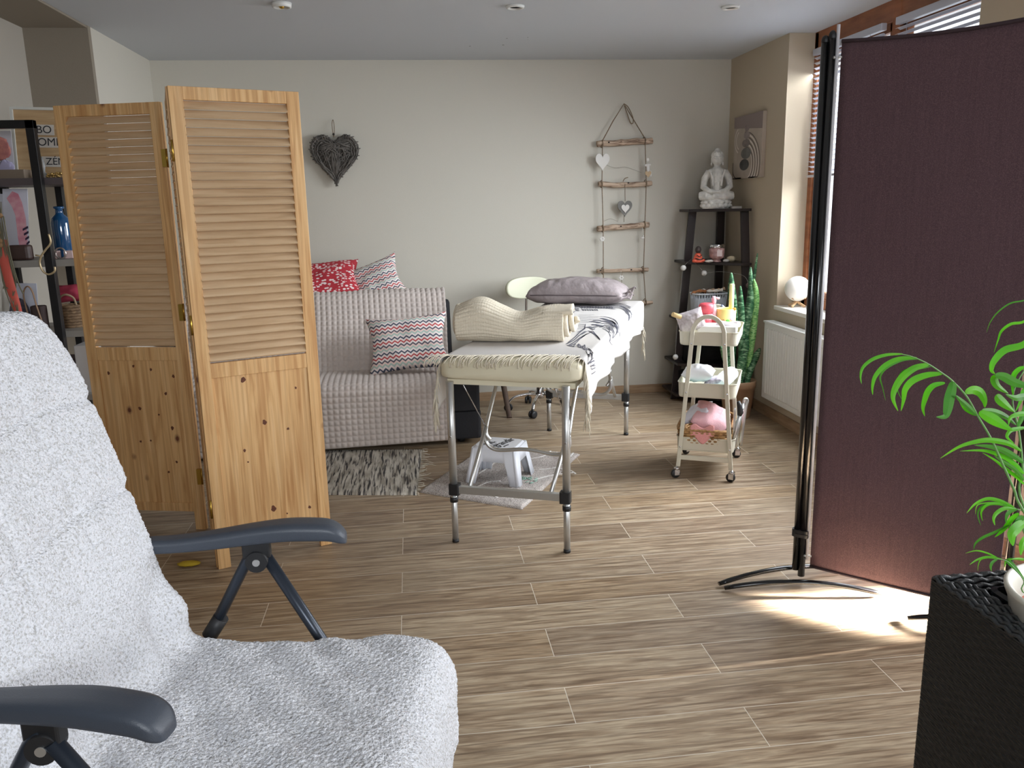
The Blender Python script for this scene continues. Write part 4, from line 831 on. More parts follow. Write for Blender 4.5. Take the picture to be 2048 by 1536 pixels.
def armrest(tip, dirv, zt):
    tip = V3((*tip, zt)); d = V3((*dirv, 0)).normalized(); sd = V3((-d.y, d.x, 0))
    S_ = [(-.003, -.030, .014, .006), (.0, -.026, .022, .011), (.012, -.018, .030, .017), (.035, -.008, .033, .020), (.075, -.003, .034, .021), (.13, 0, .033, .021), (.20, -.003, .030, .020), (.28, -.009, .027, .018), (.36, -.012, .025, .016), (.43, -.010, .024, .015), (.445, -.010, .018, .010)]
    P = smooth([(a, b_, c) for a, b_, c, _ in S_], 5); H_ = smooth([(e, 0, 0) for *_, e in S_], 5); n = 20; vs = []
    b = MB()
    def g(u, v):
        i = round(u*(len(P)-1)); a = v*2*pi; c, s_ = cos(a), sin(a); p_ = 5.5; rr = (abs(c)**p_+abs(s_)**p_)**(-1/p_); hh = H_[i].x
        zz = rr*s_*hh; zz = zz*(1.0 if zz > 0 else .85)
        return tip-d*P[i].x+sd*(P[i].z*rr*c)+V3((0, 0, P[i].y+zz))
    b.grid(g, len(P)-1, n, cv=True)
    for i in (0, len(P)-1):
        q = [g(i/(len(P)-1), j/n) for j in range(n)]; b.add(q, [tuple(range(n))])
    return b.build('armrest', SL, ch)
ARM = [((-.378, 1.088), (.964, -.266), .703, V3((-.566, 1.135, .642))), ((-.176, 1.742), (1, .03), .708, V3((-.368, 1.732, .648)))]
for tip, dv, zt, pv in ARM:
    armrest(tip, dv, zt); sgn = -1 if pv.y < 1.5 else 1
    y = pv.y; lo = V3((pv.x-.118, y+.028*sgn*.3, .475)); ft = V3((pv.x+.30, y+.02, .02)); d2 = (ft-pv)
    MB().tube([pv+V3((0, 0, .02)), pv+V3((-.022, 0, 0)), lo], .0145, 14, flat=.85).build('arm_strut', SLT, ch)
    MB().tube([lo+(pv-lo)*.22, lo+(pv-lo)*-.04], .0175, 14).build('strut_end_cap', PLAST, ch)
    MB().tube([pv+V3((.012, .01*sgn, .01)), V3((pv.x+.155, y+.01, .37)), ft], .015, 14, flat=.85).build('front_leg', SLT, ch)
    q = MB().tube([pv-V3((0, .020, 0)), pv+V3((0, .018, 0))], .0235, 20).build('pivot_knob', PLAST, ch)
    MB().tube([pv-V3((0, .0225, 0)), pv-V3((0, .019, 0))], .008, 14).build('rivet', ALU, q)
    MB().box((-.03, -.012, .0), (.03, .012, .045), fr(pv+V3((0, 0, .005)), dv+(0,))).build('arm_bracket', PLAST, ch, bevel=.004)
    MB().tube([Q(.28, .02 if sgn > 0 else .58, .40), Q(-.22, .02 if sgn > 0 else .58, .02)], .014, 12).build('rear_leg', SLT, ch)
    MB().tube([lo+V3((0, -.01, 0)), lo+V3((0, .012, 0))], .006, 10).build('rivet', ALU, ch)
# towelling cover
TW = NT('white_terry', .95); n2 = TW.noise(TW.tc, 215, 3); n1 = TW.noise(TW.tc, 90, 3)
TW.col(TW.mix(TW.ramp(n2, [(.34, .8), (.50, 0.)]), (232, 233, 238), (186, 184, 180))); TW.bump(TW.math('ADD', n2, TW.math('MULTIPLY', n1, .6)), 1.0, .007)
cp = smooth([(.592, .285, 0), (.594, .36, 0), (.586, .43, 0), (.556, .478, 0), (.50, .497, 0), (.36, .488, 0), (.20, .482, 0), (.08, .484, 0), (.02, .492, 0), (-.012, .53, 0), (-.035, .60, 0), (-.065, .74, 0), (-.095, .87, 0), (-.135, 1.0, 0), (-.165, 1.10, 0), (-.185, 1.165, 0), (-.205, 1.208, 0), (-.235, 1.222, 0), (-.275, 1.205, 0), (-.295, 1.15, 0), (-.285, 1.0, 0)], 12)
cl_ = [0]
for a, b_ in zip(cp, cp[1:]): cl_.append(cl_[-1]+(b_-a).length)
LT = cl_[-1]
import bisect
def cov(u, v):
    s_ = u*LT; i = min(max(bisect.bisect(cl_, s_)-1, 0), len(cp)-2); f_ = (s_-cl_[i])/max(1e-9, cl_[i+1]-cl_[i]); p = cp[i].lerp(cp[i+1], f_); d = (cp[i+1]-cp[i]).normalized(); nrm = V3((d.y, -d.x))
    w0 = .62*v; sj = s_
    # outline: narrower headrest with rounded top corners, cut front corner
    back = max(0, min(1, (s_-.86)/.60)); half = .31-.012*back
    hc = (s_-1.38)/.17
    if hc > 0: half -= .085*min(1, hc)**2.2
    if s_ < .34: half -= .062*((.34-s_)/.34)**1.6
    half += .008*noise.noise(V3((s_*5, 7 if v > .5 else 2, 0)))
    w = .305+(v-.5)*2*half
    e = abs(v-.5)*2; drop = max(0, (e-.86)/.14)
    off = -.040*drop**2
    # cushion pads of the backrest and the seams between them
    if s_ > .84:
        bb = s_-.84
        for c_ in (.27, .47): off -= .010*math.exp(-((bb-c_-.02*sin(v*5))/.012)**2)
        for c_ in (.36, .66): off -= .006*math.exp(-((v-c_)/.02)**2)*(.22 < bb < .62)
        off += .014*sin(min(1, bb/.62)*pi)*(1-e**2)
    # folds that radiate on the seat
    k = max(0, 1-abs(s_-.45)/.42)
    off += .010*k*sin((v*.62*.8+ (s_-.3)*.75)*62+2*noise.noise(V3((s_*4, v*3, 0))))*(.4+.6*noise.noise(V3((v*3.2, s_*3, 5)))**2*3)
    off += .010*noise.noise(V3((s_*4.3, v*3.2, 2)))+.005*noise.noise(V3((s_*11, v*7, 3)))
    # bunching at the crease
    cz = math.exp(-((s_-.83)/.045)**2); off += cz*(.016*sin(v*26)+.008)
    # pile
    off += .0034*noise.noise(V3((s_*160, v*99, 0)))+.0022*noise.noise(V3((s_*310, v*195, 9)))
    q = Q(p.x+nrm.x*off, w, p.y+nrm.y*off)
    return q
# profile runs front hem -> seat -> back; the outward normal is (d.y,-d.x) mirrored
def covn(u, v):
    return cov(u, v)
b = MB().grid(covn, 560, 210)
o_ = b.build('towel', TW.m, solid=.006, off=0); tag(o_, 'white terry towel cover spread over the armchair seat and back', 'towel')

# ================================================================== PLANTER, POT, PALM
WK = NT('black_wicker', .5); k = WK
xw = k.n('TexWave', Scale=62, Distortion=.3); xw.bands_direction = 'Z'; k.t.links.new(k.tc, xw.inputs[0])
yw = k.n('TexBrick', Scale=1, Mortar__Size=.0016, Mortar__Smooth=.6, Brick__Width=.016, Row__Height=.0075); yw.offset = .5
k.t.links.new(k.mp((1, 1, 1)), yw.inputs['Vector'])
k.col(k.mix(k.noise(k.tc, 90, 2), (30, 30, 31), (52, 53, 54))); k.bump(k.math('ADD', xw.outputs['Fac'], k.noise(k.mp((90, 90, 260)), 1, 2)), .9, .004); WK = WK.m
t = thing('planter', (1.122, 1.143, 0), 'tall square black wicker planter at the right edge of the view', 'planter')
X0p, X1p, Y0p, Y1p, ZP = .947, 1.302, .962, 1.317, .70
b = MB(); th_ = .026
# woven walls: horizontal strands over and under vertical stakes
def wallgrid(A_, B_, nrm_):
    A_, B_, nrm_ = V3(A_), V3(B_), V3(nrm_); L_ = (B_-A_).length; nx_, nz_ = int(L_/.0045), 160
    def g(u, v):
        i = u*L_/.018; j = v*ZP/.0085; ph = pi*(i+ (int(j) % 2)); h = .0016*sin(ph)*abs(sin(pi*(j % 1)))+.0008*abs(sin(pi*(j % 1)))
        p = A_.lerp(B_, u); return p+nrm_*h+V3((0, 0, .004+v*(ZP-.012)))
    b.grid(g, nx_, nz_)
wallgrid((X0p, Y1p, 0), (X0p, Y0p, 0), (-1, 0, 0)); wallgrid((X0p, Y0p, 0), (X1p, Y0p, 0), (0, -1, 0))
b.box((X0p, Y1p-.003, .0), (X1p, Y1p, ZP-.008)).box((X1p-.003, Y0p, .0), (X1p, Y1p, ZP-.008)).box((X0p+.001, Y0p+.001, 0), (X1p, Y1p, .005))
b.build('woven_wall', WK, t, solid=.002, off=0)
b = MB()
for k_ in range(9):      # plaited rim
    o_ = .002+.0068*k_; z_ = ZP-.006+.004*sin(k_*2.1)
    P = [(X0p+o_, Y0p+o_), (X1p-o_, Y0p+o_), (X1p-o_, Y1p-o_), (X0p+o_, Y1p-o_)]; pts = []
    for i in range(4):
        a, c = V3((*P[i], 0)), V3((*P[(i+1) % 4], 0)); m = int((c-a).length/.008)
        for j in range(m): q = a.lerp(c, j/m); pts.append((q.x+.0012*noise.noise(V3((j*.6, k_, i))), q.y+.0012*noise.noise(V3((j*.6, k_, i+5))), z_+.0028*sin(j*1.7+k_*1.3)))
    b.tube(pts, .0042, 6, closed=True)
b.build('plaited_rim', mat('wicker_strand', (48, 50, 52), .4, bump=.3, bscale=400), t)
LN = mat('black_liner', (34, 36, 40), .25)
b = MB(); a0 = .062
o1 = sq((X1p-X0p)/2-a0, (Y1p-Y0p)/2-a0, .02, 5); o2 = sq((X1p-X0p)/2-a0-.009, (Y1p-Y0p)/2-a0-.009, .014, 5); o3 = sq((X1p-X0p)/2-a0-.03, (Y1p-Y0p)/2-a0-.03, .012, 5); cx_, cy_ = (X0p+X1p)/2, (Y0p+Y1p)/2; n = len(o1)
vs = [(x+cx_, y+cy_, ZP+.001) for x, y in o1]+[(x+cx_, y+cy_, ZP+.004) for x, y in o2]+[(x+cx_, y+cy_, ZP-.22) for x, y in o3]+[(x+cx_, y+cy_, ZP-.02) for x, y in o1]
b.add(vs, [(i, (i+1) % n, n+(i+1) % n, n+i) for i in range(n)]+[(n+i, n+(i+1) % n, 2*n+(i+1) % n, 2*n+i) for i in range(n)]+[(3*n+i, 3*n+(i+1) % n, (i+1) % n, i) for i in range(n)]+[tuple(range(2*n, 3*n))])
b.build('inner_liner', LN, t)
pc = (1.115, 1.128); CW = mat('white_ceramic_pot', (222, 218, 206), .3, var=.05, vscale=20)
t = thing('plant_pot', (pc[0], pc[1], .48), 'round white ceramic pot standing in the black wicker planter', 'pot')
MB().lathe([(.02, .484), (.085, .484), (.092, .49), (.108, .58), (.121, .66), (.129, .715), (.136, .732), (.137, .738), (.132, .742), (.124, .736), (.117, .70), (.110, .66), (.02, .65)], (*pc, 0), 48).build('pot_body', CW, t)
MB().lathe([(.113, .676), (.117, .690), (.112, .690), (.108, .677), (.02, .674)], (*pc, 0), 40).build('inner_terracotta_pot', mat('terracotta', (206, 128, 112), .8), t)
cpb = MB(); random.seed(3)
for i in range(420):
    a = random.uniform(0, 6.283); r = .102*sqrt(random.random()); s_ = random.uniform(.004, .0068); cpb.ball((pc[0]+r*cos(a), pc[1]+r*sin(a), .681+random.uniform(0, .006)), (s_, s_*random.uniform(.8, 1.1), s_*.8), 4)
o_ = cpb.build('clay_pebbles', mat('clay_pebble', (196, 158, 116), .9, rgb2=(128, 92, 66), vscale=60)); tag(o_, 'brown clay pebbles covering the soil of the white pot', 'pebbles', kind='stuff')
pt_ = thing('potted_palm', (pc[0], pc[1], .69), 'bright green parlour palm arching out of the white pot', 'plant')
LEAF = [leafmat('palm_leaf', (128, 196, 40), (86, 156, 52), .5), leafmat('palm_leaf_dark', (104, 168, 60), (78, 140, 60), .45)]; STEM = mat('palm_stem', (96, 140, 74), .5)
for fi in range(4):
    r_ = [x for x in PALM if x[0] == fi and x[1] == 'r'][0]; pts = r_[2]
    base = (pc[0]-.01+.012*fi, pc[1]+.01*fi, .684)
    P0 = V3(pts[0])
    chain = [base]+([] if fi == 3 else [((base[0]+P0.x)/2+.01, (base[1]+P0.y)/2, (base[2]+P0.z)/2)])+pts if fi != 1 else [base]+pts
    C_ = smooth(chain, 5); n = len(C_)
    fo = MB().tube(C_, [r_[3]*(1.15-.8*i/n) for i in range(n)], 8).build('frond_stem', STEM, pt_)
    for li, mt in ((0, LEAF[0]), (1, LEAF[1])):
        b = MB(); cnt = 0
        for x in PALM:
            if x[0] != fi or x[1] != 'l': continue
            cnt += 1
            if (cnt*7 % 5 < 2) != (li == 1): continue
            Cc = smooth(x[2], 9); m = len(Cc); wd = x[3]
            # leaf blade rolls a little about its midrib
            W_ = [wd*max(.04, (sin(pi*min(1, (i/(m-1))**.75*.97+.03)))**.8) for i in range(m)]
            b.ribbon(Cc, W_, nrm=V3((-.35, -.93, .15)), fold=.30, sm=False)
        if b.v: b.build('leaflets', mt, fo, solid=.0006, off=0)
# ================================================================== WALL HEART AND DRIFTWOOD LADDER
def heart2(s_, n=40, w=1., h=1.):
    P = []
    for i in range(n):
        a = 2*pi*i/n; x = 16*sin(a)**3; y = 13*cos(a)-5*cos(2*a)-2*cos(3*a)-cos(4*a); P.append((x/17*s_*w, (y+2.5)/15*s_*h))
    return P
random.seed(11)
t = thing('wicker_heart', (-.474, YB-.04, 1.53), 'grey woven wicker heart hanging on the back wall', 'wall decoration')
HC = V3((-.474, YB-.030, 1.715)); WG = mat('grey_willow', (112, 106, 100), .85, rgb2=(66, 62, 58), vscale=22); b = MB()
HP = heart2(.172, 60, .97, .98)
core = heart2(.150, 60, .97, .98)
def onH(x, z, y=0): return HC+V3((x, y, z))
mc = MB(); mc.add([onH(x, z, .012) for x, z in core], [tuple(range(60))]); mc.add([onH(x, z, -.012) for x, z in core]+[onH(x, z, .012) for x, z in core], [(i, (i+1) % 60, 60+(i+1) % 60, 60+i) for i in range(60)]); mc.add([onH(x, z, -.012) for x, z in core], [tuple(range(60))])
mc.build('willow_core', mat('dark_willow', (58, 54, 50), .95, bump=.8, bscale=90), t)
for k in range(7): b.tube([onH(x*(1-.035*k)+random.uniform(-.004, .004), z*(1-.035*k)+random.uniform(-.004, .004), -.012-.004*(k % 3)) for x, z in HP], .0042, 5, closed=True)
for k in range(130):
    i = random.randrange(60); j = (i+random.choice([8, 14, 20, 26, 31, 36]))% 60; sc_ = random.uniform(.9, 1.03)
    x0, z0 = HP[i]; x1, z1 = HP[j]; m = ((x0+x1)/2*.92, (z0+z1)/2*.92)
    if abs(x0+x1) < .04 and (z0+z1)/2 > .12: continue
    yy = -.016-random.random()*.016
    b.tube([onH(x0*sc_, z0*sc_, -.006), onH(m[0], m[1], yy), onH(x1*sc_, z1*sc_, -.006)], random.uniform(.0025, .0045), 5)
for k in range(110):
    i = random.randrange(60); x, z = HP[i]; a = random.uniform(-1, 1); r = random.uniform(.012, .03)
    b.tube([onH(x*.86, z*.86, -.018), onH(x*1.0+a*.006, z*1.0, -.024), onH(x*1.04+a*.01, z*1.03, .0)], .0034, 5)
b.build('willow_twigs', WG, t)
lp = MB().tube(smooth([onH(.0, .15, -.012), onH(.006, .19, -.006), onH(.006, .235, 0), onH(.0, .262, .01), onH(-.007, .235, 0), onH(-.005, .19, -.006)], 5, closed=True), .0022, 6, closed=True); lp.build('hanging_cord', ROPE, t)
MB().ball(tuple(onH(0, .168, -.014)), .008, 8).build('wooden_bead', mat('dark_bead', (40, 34, 30), .6), t)

t = thing('driftwood_ladder', (1.515, YB-.03, .68), 'driftwood and twine ladder with hanging hearts on the back wall', 'wall decoration')
yL = YB-.032
DW = NT('driftwood', .9); DW.col(DW.mix(DW.ramp(DW.noise(DW.mp((9, 60, 60)), 1, 5, .8), [(.4, (138, 112, 92)), (.58, (198, 176, 154)), (.75, (212, 192, 170))]), (60, 46, 38), DW.mix(.5, (0, 0, 0), (0, 0, 0))) if 0 else DW.ramp(DW.noise(DW.mp((9, 60, 60)), 1, 5, .8), [(.36, (118, 94, 78)), (.52, (190, 166, 144)), (.75, (208, 188, 166))])); DW.bump(DW.noise(DW.mp((20, 80, 80)), 1, 4), .7, .004); DW = DW.m
RUNG = [(1.319, 1.797, 1.714, 1.815, .021), (1.330, 1.527, 1.714, 1.526, .018), (1.322, 1.218, 1.698, 1.237, .020), (1.319, .920, 1.697, .918, .014), (1.45, .680, 1.732, .681, .013)]
for i, (x0, z0, x1, z1, r) in enumerate(RUNG):
    P = []; R_ = []
    for k in range(15):
        u = k/14; P.append((x0+(x1-x0)*u, yL+.003*sin(k), z0+(z1-z0)*u+.006*noise.noise(V3((u*5, i, 0)))-(.010*sin(pi*u) if i == 1 else 0))); R_.append(r*(1+.22*noise.noise(V3((u*8, i*3.1, 2))))*(.96 if k in (0, 14) else 1))
    q = MB().tube(P, R_, 12).build('driftwood_rung', DW, t)
    kb = MB()
    for u in ((.2, .42, .74, .86), (.55,), (.10, .44, .80), (.06, .66), (.5,))[i]: kb.ball((x0+(x1-x0)*u, yL-r*.9, z0+(z1-z0)*u+r*.25), (.007, .004, .005), 6)
    kb.build('knot', mat('wood_knot', (52, 42, 36), .9), q)
xs = [(1.352, 1.797), (1.349, 1.527), (1.358, 1.218), (1.360, .920), (1.362, .70)]; xr = [(1.655, 1.815), (1.668, 1.526), (1.662, 1.237), (1.656, .918), (1.676, .684)]
q = MB()
for S_ in (xs, xr):
    pts = []
    for (x, z), (x2, z2) in zip(S_, S_[1:]): pts += [(x, yL-.021, z), ((x+x2)/2+.002, yL-.016, (z+z2)/2)]
    pts.append((S_[-1][0], yL-.018, S_[-1][1])); q.tube(pts, .0030, 6)
    for x, z in S_: q.tube([(x+.004*cos(a_), yL+.024*cos(a_)*0-.0235*cos(a_), z+.0235*sin(a_)) for a_ in [2*pi*k/14 for k in range(14)]], .003, 5, closed=True)
AP = (1.508, yL, 2.062); q.tube([(1.352, yL-.016, 1.815), (1.43, yL, 1.945), AP, (1.585, yL, 1.945), (1.655, yL-.016, 1.83)], .0034, 6)
q.tube(smooth([AP, (1.535, yL-.01, 2.04), (1.568, yL-.01, 1.975), (1.572, yL-.008, 1.935), (1.555, yL-.006, 1.935), (1.535, yL-.004, 1.985), (1.512, yL, 2.05)], 5), .0034, 6)
q.tube([(1.515, yL-.018, 1.525), (1.517, yL-.018, 1.405)], .0022, 5).tube([(1.512, yL-.01, 1.33), (1.512, yL-.01, 1.26)], .002, 5); q.tube(smooth([(1.50, yL-.02, 1.54), (1.512, yL-.024, 1.56), (1.536, yL-.02, 1.568)], 4), .003, 5)
q.build('twine', ROPE, t)
CWM = mat('copper_wire', (130, 122, 110), .5, .5)
MB().tube(smooth([(1.39, yL+.01, 1.655), (1.45, yL+.01, 1.635), (1.52, yL+.01, 1.64), (1.58, yL+.01, 1.622), (1.64, yL+.01, 1.60)], 5), .0009, 4).build('light_wire', CWM, t)
wire = MB().tube(smooth([(1.37, yL+.01, 1.27), (1.42, yL+.01, 1.285), (1.47, yL+.01, 1.265)], 5), .0009, 4)
wire.build('light_wire', CWM, t)
def hplate(name, c, s_, m, th=.006, w=1., h=1., parent=t):
    M = fr(c, (1, 0, 0), (0, 0, 1), (0, -1, 0)); return MB().prism(heart2(s_, 36, w, h), 0, th, M).build(name, m, parent, bevel=.0012)
WH = mat('white_painted_wood', (216, 212, 206), .6); GH = mat('grey_painted_wood', (120, 118, 114), .7, var=.2, vscale=90)
hplate('white_heart', (1.352, yL-.022, 1.672), .058, WH, .008, .92, 1.05); hplate('grey_heart', (1.514, yL-.020, 1.352), .056, GH, .007, 1, 1.05); hplate('inner_heart', (1.516, yL-.028, 1.352), .031, WH, .004)
hplate('wooden_heart', (1.678, yL-.028, 1.585), .024, mat('raw_wood', (190, 164, 130), .7), .005)
q = MB(); q.ball((1.676, yL-.022, 1.685), (.011, .005, .013), 8).ball((1.668, yL-.022, 1.648), (.014, .004, .009), 8).ball((1.688, yL-.022, 1.65), (.012, .004, .008), 8).ball((1.680, yL-.022, 1.625), (.011, .005, .035), 8).ball((1.698, yL-.022, 1.59), (.008, .004, .022), 8); q.build('angel_figure', WH, t)
for c_, nm in (((1.352, yL-.02, 1.147), 'white_flower'), ((1.492, yL-.02, .868), 'white_ring')):
    q = MB()
    for k in range(6): a = k*pi/3; q.ball((c_[0]+.011*cos(a), c_[1], c_[2]+.011*sin(a)), (.008, .003, .008), 6)
    q.tube([(c_[0], c_[1], c_[2]+.018), (c_[0], c_[1]+.006, c_[2]+.05)], .0012, 4); q.build(nm, WH, t)
q = MB().ball((1.645, yL-.022, 1.147), (.014, .008, .009), 8).ball((1.650, yL-.022, 1.160), .006, 6).tube([(1.645, yL-.02, 1.155), (1.645, yL-.016, 1.23)], .0012, 4); q.build('white_bird', WH, t)
q = MB().tube([(1.495, yL-.02, .91), (1.497, yL-.02, .79)], .0018, 5); q.build('thin_cord', ROPE, t)
hplate('small_heart', (1.505, yL-.02, .80), .022, GH, .004)

# ================================================================== CORNER SHELF
t = thing('corner_shelf', (2.12, 5.62, 0), 'dark brown stepped ladder shelf in the right back corner', 'shelf')
DBR = mat('espresso_wood', (36, 26, 25), .42, var=.3, vscale=20, stretch=(1, 1, .2))
LV = [(1.322, 1.925, 5.575, 2.235, 5.305), (.965, 1.895, 5.545, 2.235, 5.265), (.565, 1.865, 5.51, 2.235, 5.22), (.258, 1.835, 5.48, 2.235, 5.19), (.04, 1.82, 5.46, 2.235, 5.17)]
for z, xl, yf, xr_, yr in LV:
    MB().prism([(2.262, 5.785), (xl, 5.785), (xl, yf), (xl+.06, yf-.03), (xr_-.05, yr), (xr_+.027, yr)], z, z+.018).build('shelf_board', DBR, t, bevel=.0015)
def plank(a, b_, wx, wy):
    a, b_ = V3(a), V3(b_); M = fr(a, (1, 0, 0), (0, 1, 0)); vs = []
    for p in (a, b_):
        for sx_, sy_ in ((-1, -1), (1, -1), (1, 1), (-1, 1)): vs.append(p+V3((sx_*wx, sy_*wy, 0)))
    return MB().add(vs, [(0, 3, 2, 1), (4, 5, 6, 7)]+[(i, (i+1) % 4, 4+(i+1) % 4, 4+i) for i in range(4)])
plank((1.842, 5.56, 0), (1.965, 5.62, 1.322), .027, .010).build('leg', DBR, t, bevel=.001)
plank((2.225, 5.76, 0), (2.225, 5.76, 1.322), .027, .012).build('leg', DBR, t, bevel=.001)
plank((2.245, 5.19, 0), (2.225, 5.335, 1.322), .026, .012).build('leg', DBR, t, bevel=.001)
# dark boxes on the lowest boards
for (x0, y0, x1, y1, z0, z1, lab) in ((1.90, 5.40, 2.18, 5.62, .278, .44, 'glossy black box on the shelf board behind the trolley'), (1.87, 5.42, 2.06, 5.60, .06, .21, 'black box on the lowest board of the corner shelf')):
    o_ = MB().rbox((x0, y0, z0), (x1, y1, z1), .01).build('storage_box', mat('gloss_black_box', (20, 20, 22), .2)); tag(o_, lab, 'box')

# statue of a seated figure
STN = mat('whitewashed_stone', (232, 230, 224), .85, rgb2=(196, 194, 188), vscale=30, bump=.5, bscale=160)
BM_ = fr((2.098, 5.525, 1.342), (.96, -.28, 0)) ; b = MB()
b.lathe([(.02, 0), (.092, 0), (.098, .012), (.092, .03), (.096, .045), (.085, .058), (.02, .06)], (0, 0, 0), 28, M=BM_ @ Matrix.Diagonal((1, .72, 1, 1)))
for k in range(14):
    a = 2*pi*k/14; b.ball((.090*cos(a), .065*sin(a), .020), (.019, .016, .016), 6, BM_); b.ball((.088*cos(a+.2), .062*sin(a+.2), .042), (.019, .016, .013), 6, BM_)
b.ball((0, .005, .085), (.085, .055, .035), 12, BM_)
b.tube([(.02, -.015, .085), (.075, -.025, .088), (.108, -.012, .086)], [.03, .033, .026], 12, M=BM_).tube([(-.02, -.015, .085), (-.075, -.025, .088), (-.112, -.012, .086)], [.03, .034, .028], 12, M=BM_)
b.tube([(.105, -.015, .080), (.05, -.052, .078), (-.03, -.058, .086)], [.024, .022, .016], 12, M=BM_).tube([(-.105, -.015, .080), (-.05, -.045, .075), (.03, -.05, .075)], [.024, .022, .016], 12, M=BM_)
b.tube([(0, .008, .09), (0, .010, .15), (0, .012, .21), (0, .012, .262), (0, .010, .285)], [.058, .055, .066, .056, .026], 18, M=BM_, flat=.68)
for s_ in (-1, 1):
    b.tube([(s_*.050, .010, .248), (s_*.080, .006, .20), (s_*.088, -.008, .145), (s_*.055, -.045, .118), (s_*.012, -.058, .110)], [.024, .024, .022, .018, .014], 12, M=BM_)
    b.tube([(s_*.050, -.028, .255), (s_*.032, -.045, .20), (s_*.028, -.048, .15)], .007, 8, M=BM_)
    b.ball((s_*.036, .004, .325), (.006, .010, .026), 8, BM_); b.ball((s_*.038, .002, .298), (.006, .007, .012), 8, BM_)
b.ball((0, .010, .240), (.076, .036, .032), 14, BM_); b.ball((0, -.058, .112), (.028, .016, .010), 10, BM_)
b.tube([(0, .008, .27), (0, .006, .31)], [.022, .021], 12, M=BM_)
b.ball((0, -.002, .330), (.036, .038, .046), 14, BM_); b.ball((0, .003, .350), (.039, .041, .034), 14, BM_); b.ball((0, .006, .383), (.021, .021, .020), 10, BM_)
b.ball((0, -.041, .322), (.005, .007, .012), 8, BM_); b.ball((0, -.038, .304), (.010, .005, .0035), 8, BM_)
for s_ in (-1, 1): b.ball((s_*.014, -.035, .331), (.009, .005, .003), 8, BM_); b.tube([(s_*.004, -.039, .339), (s_*.014, -.039, .343), (s_*.025, -.032, .339)], .0025, 6, M=BM_)
for i in range(7):
    for j in range(16):
        p = radians(14+i*12); a = 2*pi*j/16+i*.2
        if sin(a) < -.3 and i > 4: continue
        b.ball((.038*sin(p)*cos(a), .003+.040*sin(p)*sin(a), .350+.034*cos(p)), .0058, 4, BM_)
o_ = b.build('buddha_statue', STN); rm = o_.modifiers.new('remesh', 'REMESH'); rm.mode = 'VOXEL'; rm.voxel_size = .0022; rm.use_smooth_shade = True
tag(o_, 'whitewashed seated Buddha statue on top of the corner shelf', 'statue')
o_ = MB().rbox((2.165, 5.40, 1.341), (2.235, 5.43, 1.355), .006).build('remote_control', mat('remote_white', (196, 190, 182), .5)); tag(o_, 'small pale remote beside the Buddha statue', 'remote')
# second board
t = thing('monk_figurine', (1.955, 5.455, .984), 'small dark monk figurine in an orange robe on the corner shelf', 'figurine')
OR = mat('orange_robe', (224, 96, 70), .6); DK = mat('dark_figure', (58, 46, 44), .6)
c_ = (1.955, 5.455, .984)
MB().lathe([(.004, 0), (.038, 0), (.040, .012), (.030, .030), (.022, .052), (.014, .062), (.004, .064)], c_, 18, M=None).ball((c_[0]-.026, c_[1]-.018, c_[2]+.013), (.020, .014, .012), 8).ball((c_[0]+.026, c_[1]-.018, c_[2]+.013), (.020, .014, .012), 8).build('robe', OR, t)
MB().ball((c_[0], c_[1], c_[2]+.085), (.021, .021, .025), 12).build('head', DK, t)
MB().tube([(c_[0]-.028, c_[1]-.03, c_[2]+.028), (c_[0], c_[1]-.042, c_[2]+.02), (c_[0]+.028, c_[1]-.03, c_[2]+.028)], .004, 6).tube([(c_[0]-.018, c_[1]-.026, c_[2]+.05), (c_[0], c_[1]-.034, c_[2]+.04), (c_[0]+.018, c_[1]-.026, c_[2]+.05)], .003, 6).build('robe_fold', DK, t)
c_ = (2.082, 5.44, .984)
t = thing('jar_candle', c_, 'glass jar candle with a silver lid and pink label on the corner shelf', 'candle')
MB().lathe([(.01, 0), (.030, 0), (.034, .004), (.026, .014), (.040, .022), (.051, .034), (.053, .085), (.046, .096)], c_, 28).build('jar', mat('pink_glass', (150, 110, 108), .08, rgb2=(210, 168, 164), vscale=40, coat=1), t)
MB().lathe([(.01, .096), (.049, .096), (.051, .100), (.051, .116), (.047, .120), (.01, .120)], c_, 28).build('lid', CHROME, t)
MB().rbox((-.018, -.0545, .04), (.018, -.052, .082), .001, Matrix.Translation(c_)).build('label', mat('label_paper', (226, 206, 204), .6), t)
for i, (x, y, r, cc, lab) in enumerate(((2.015, 5.40, (.03, .02, .010), (214, 206, 198), 'flat pale pebble in front of the jar candle'), (2.175, 5.41, (.034, .022, .020), (206, 190, 158), 'rounded cream stone right of the jar candle'), (2.125, 5.375, (.022, .016, .011), (196, 190, 182), 'small white stone between the jar candle and cream stone'))):
    o_ = MB().ball((x, y, .984+r[2]), r, 10, fn=lambda d: 1+.08*noise.noise(d*2)).build('pebble', mat('pebble', cc, .8, var=.15, vscale=50)); tag(o_, lab, 'stone')
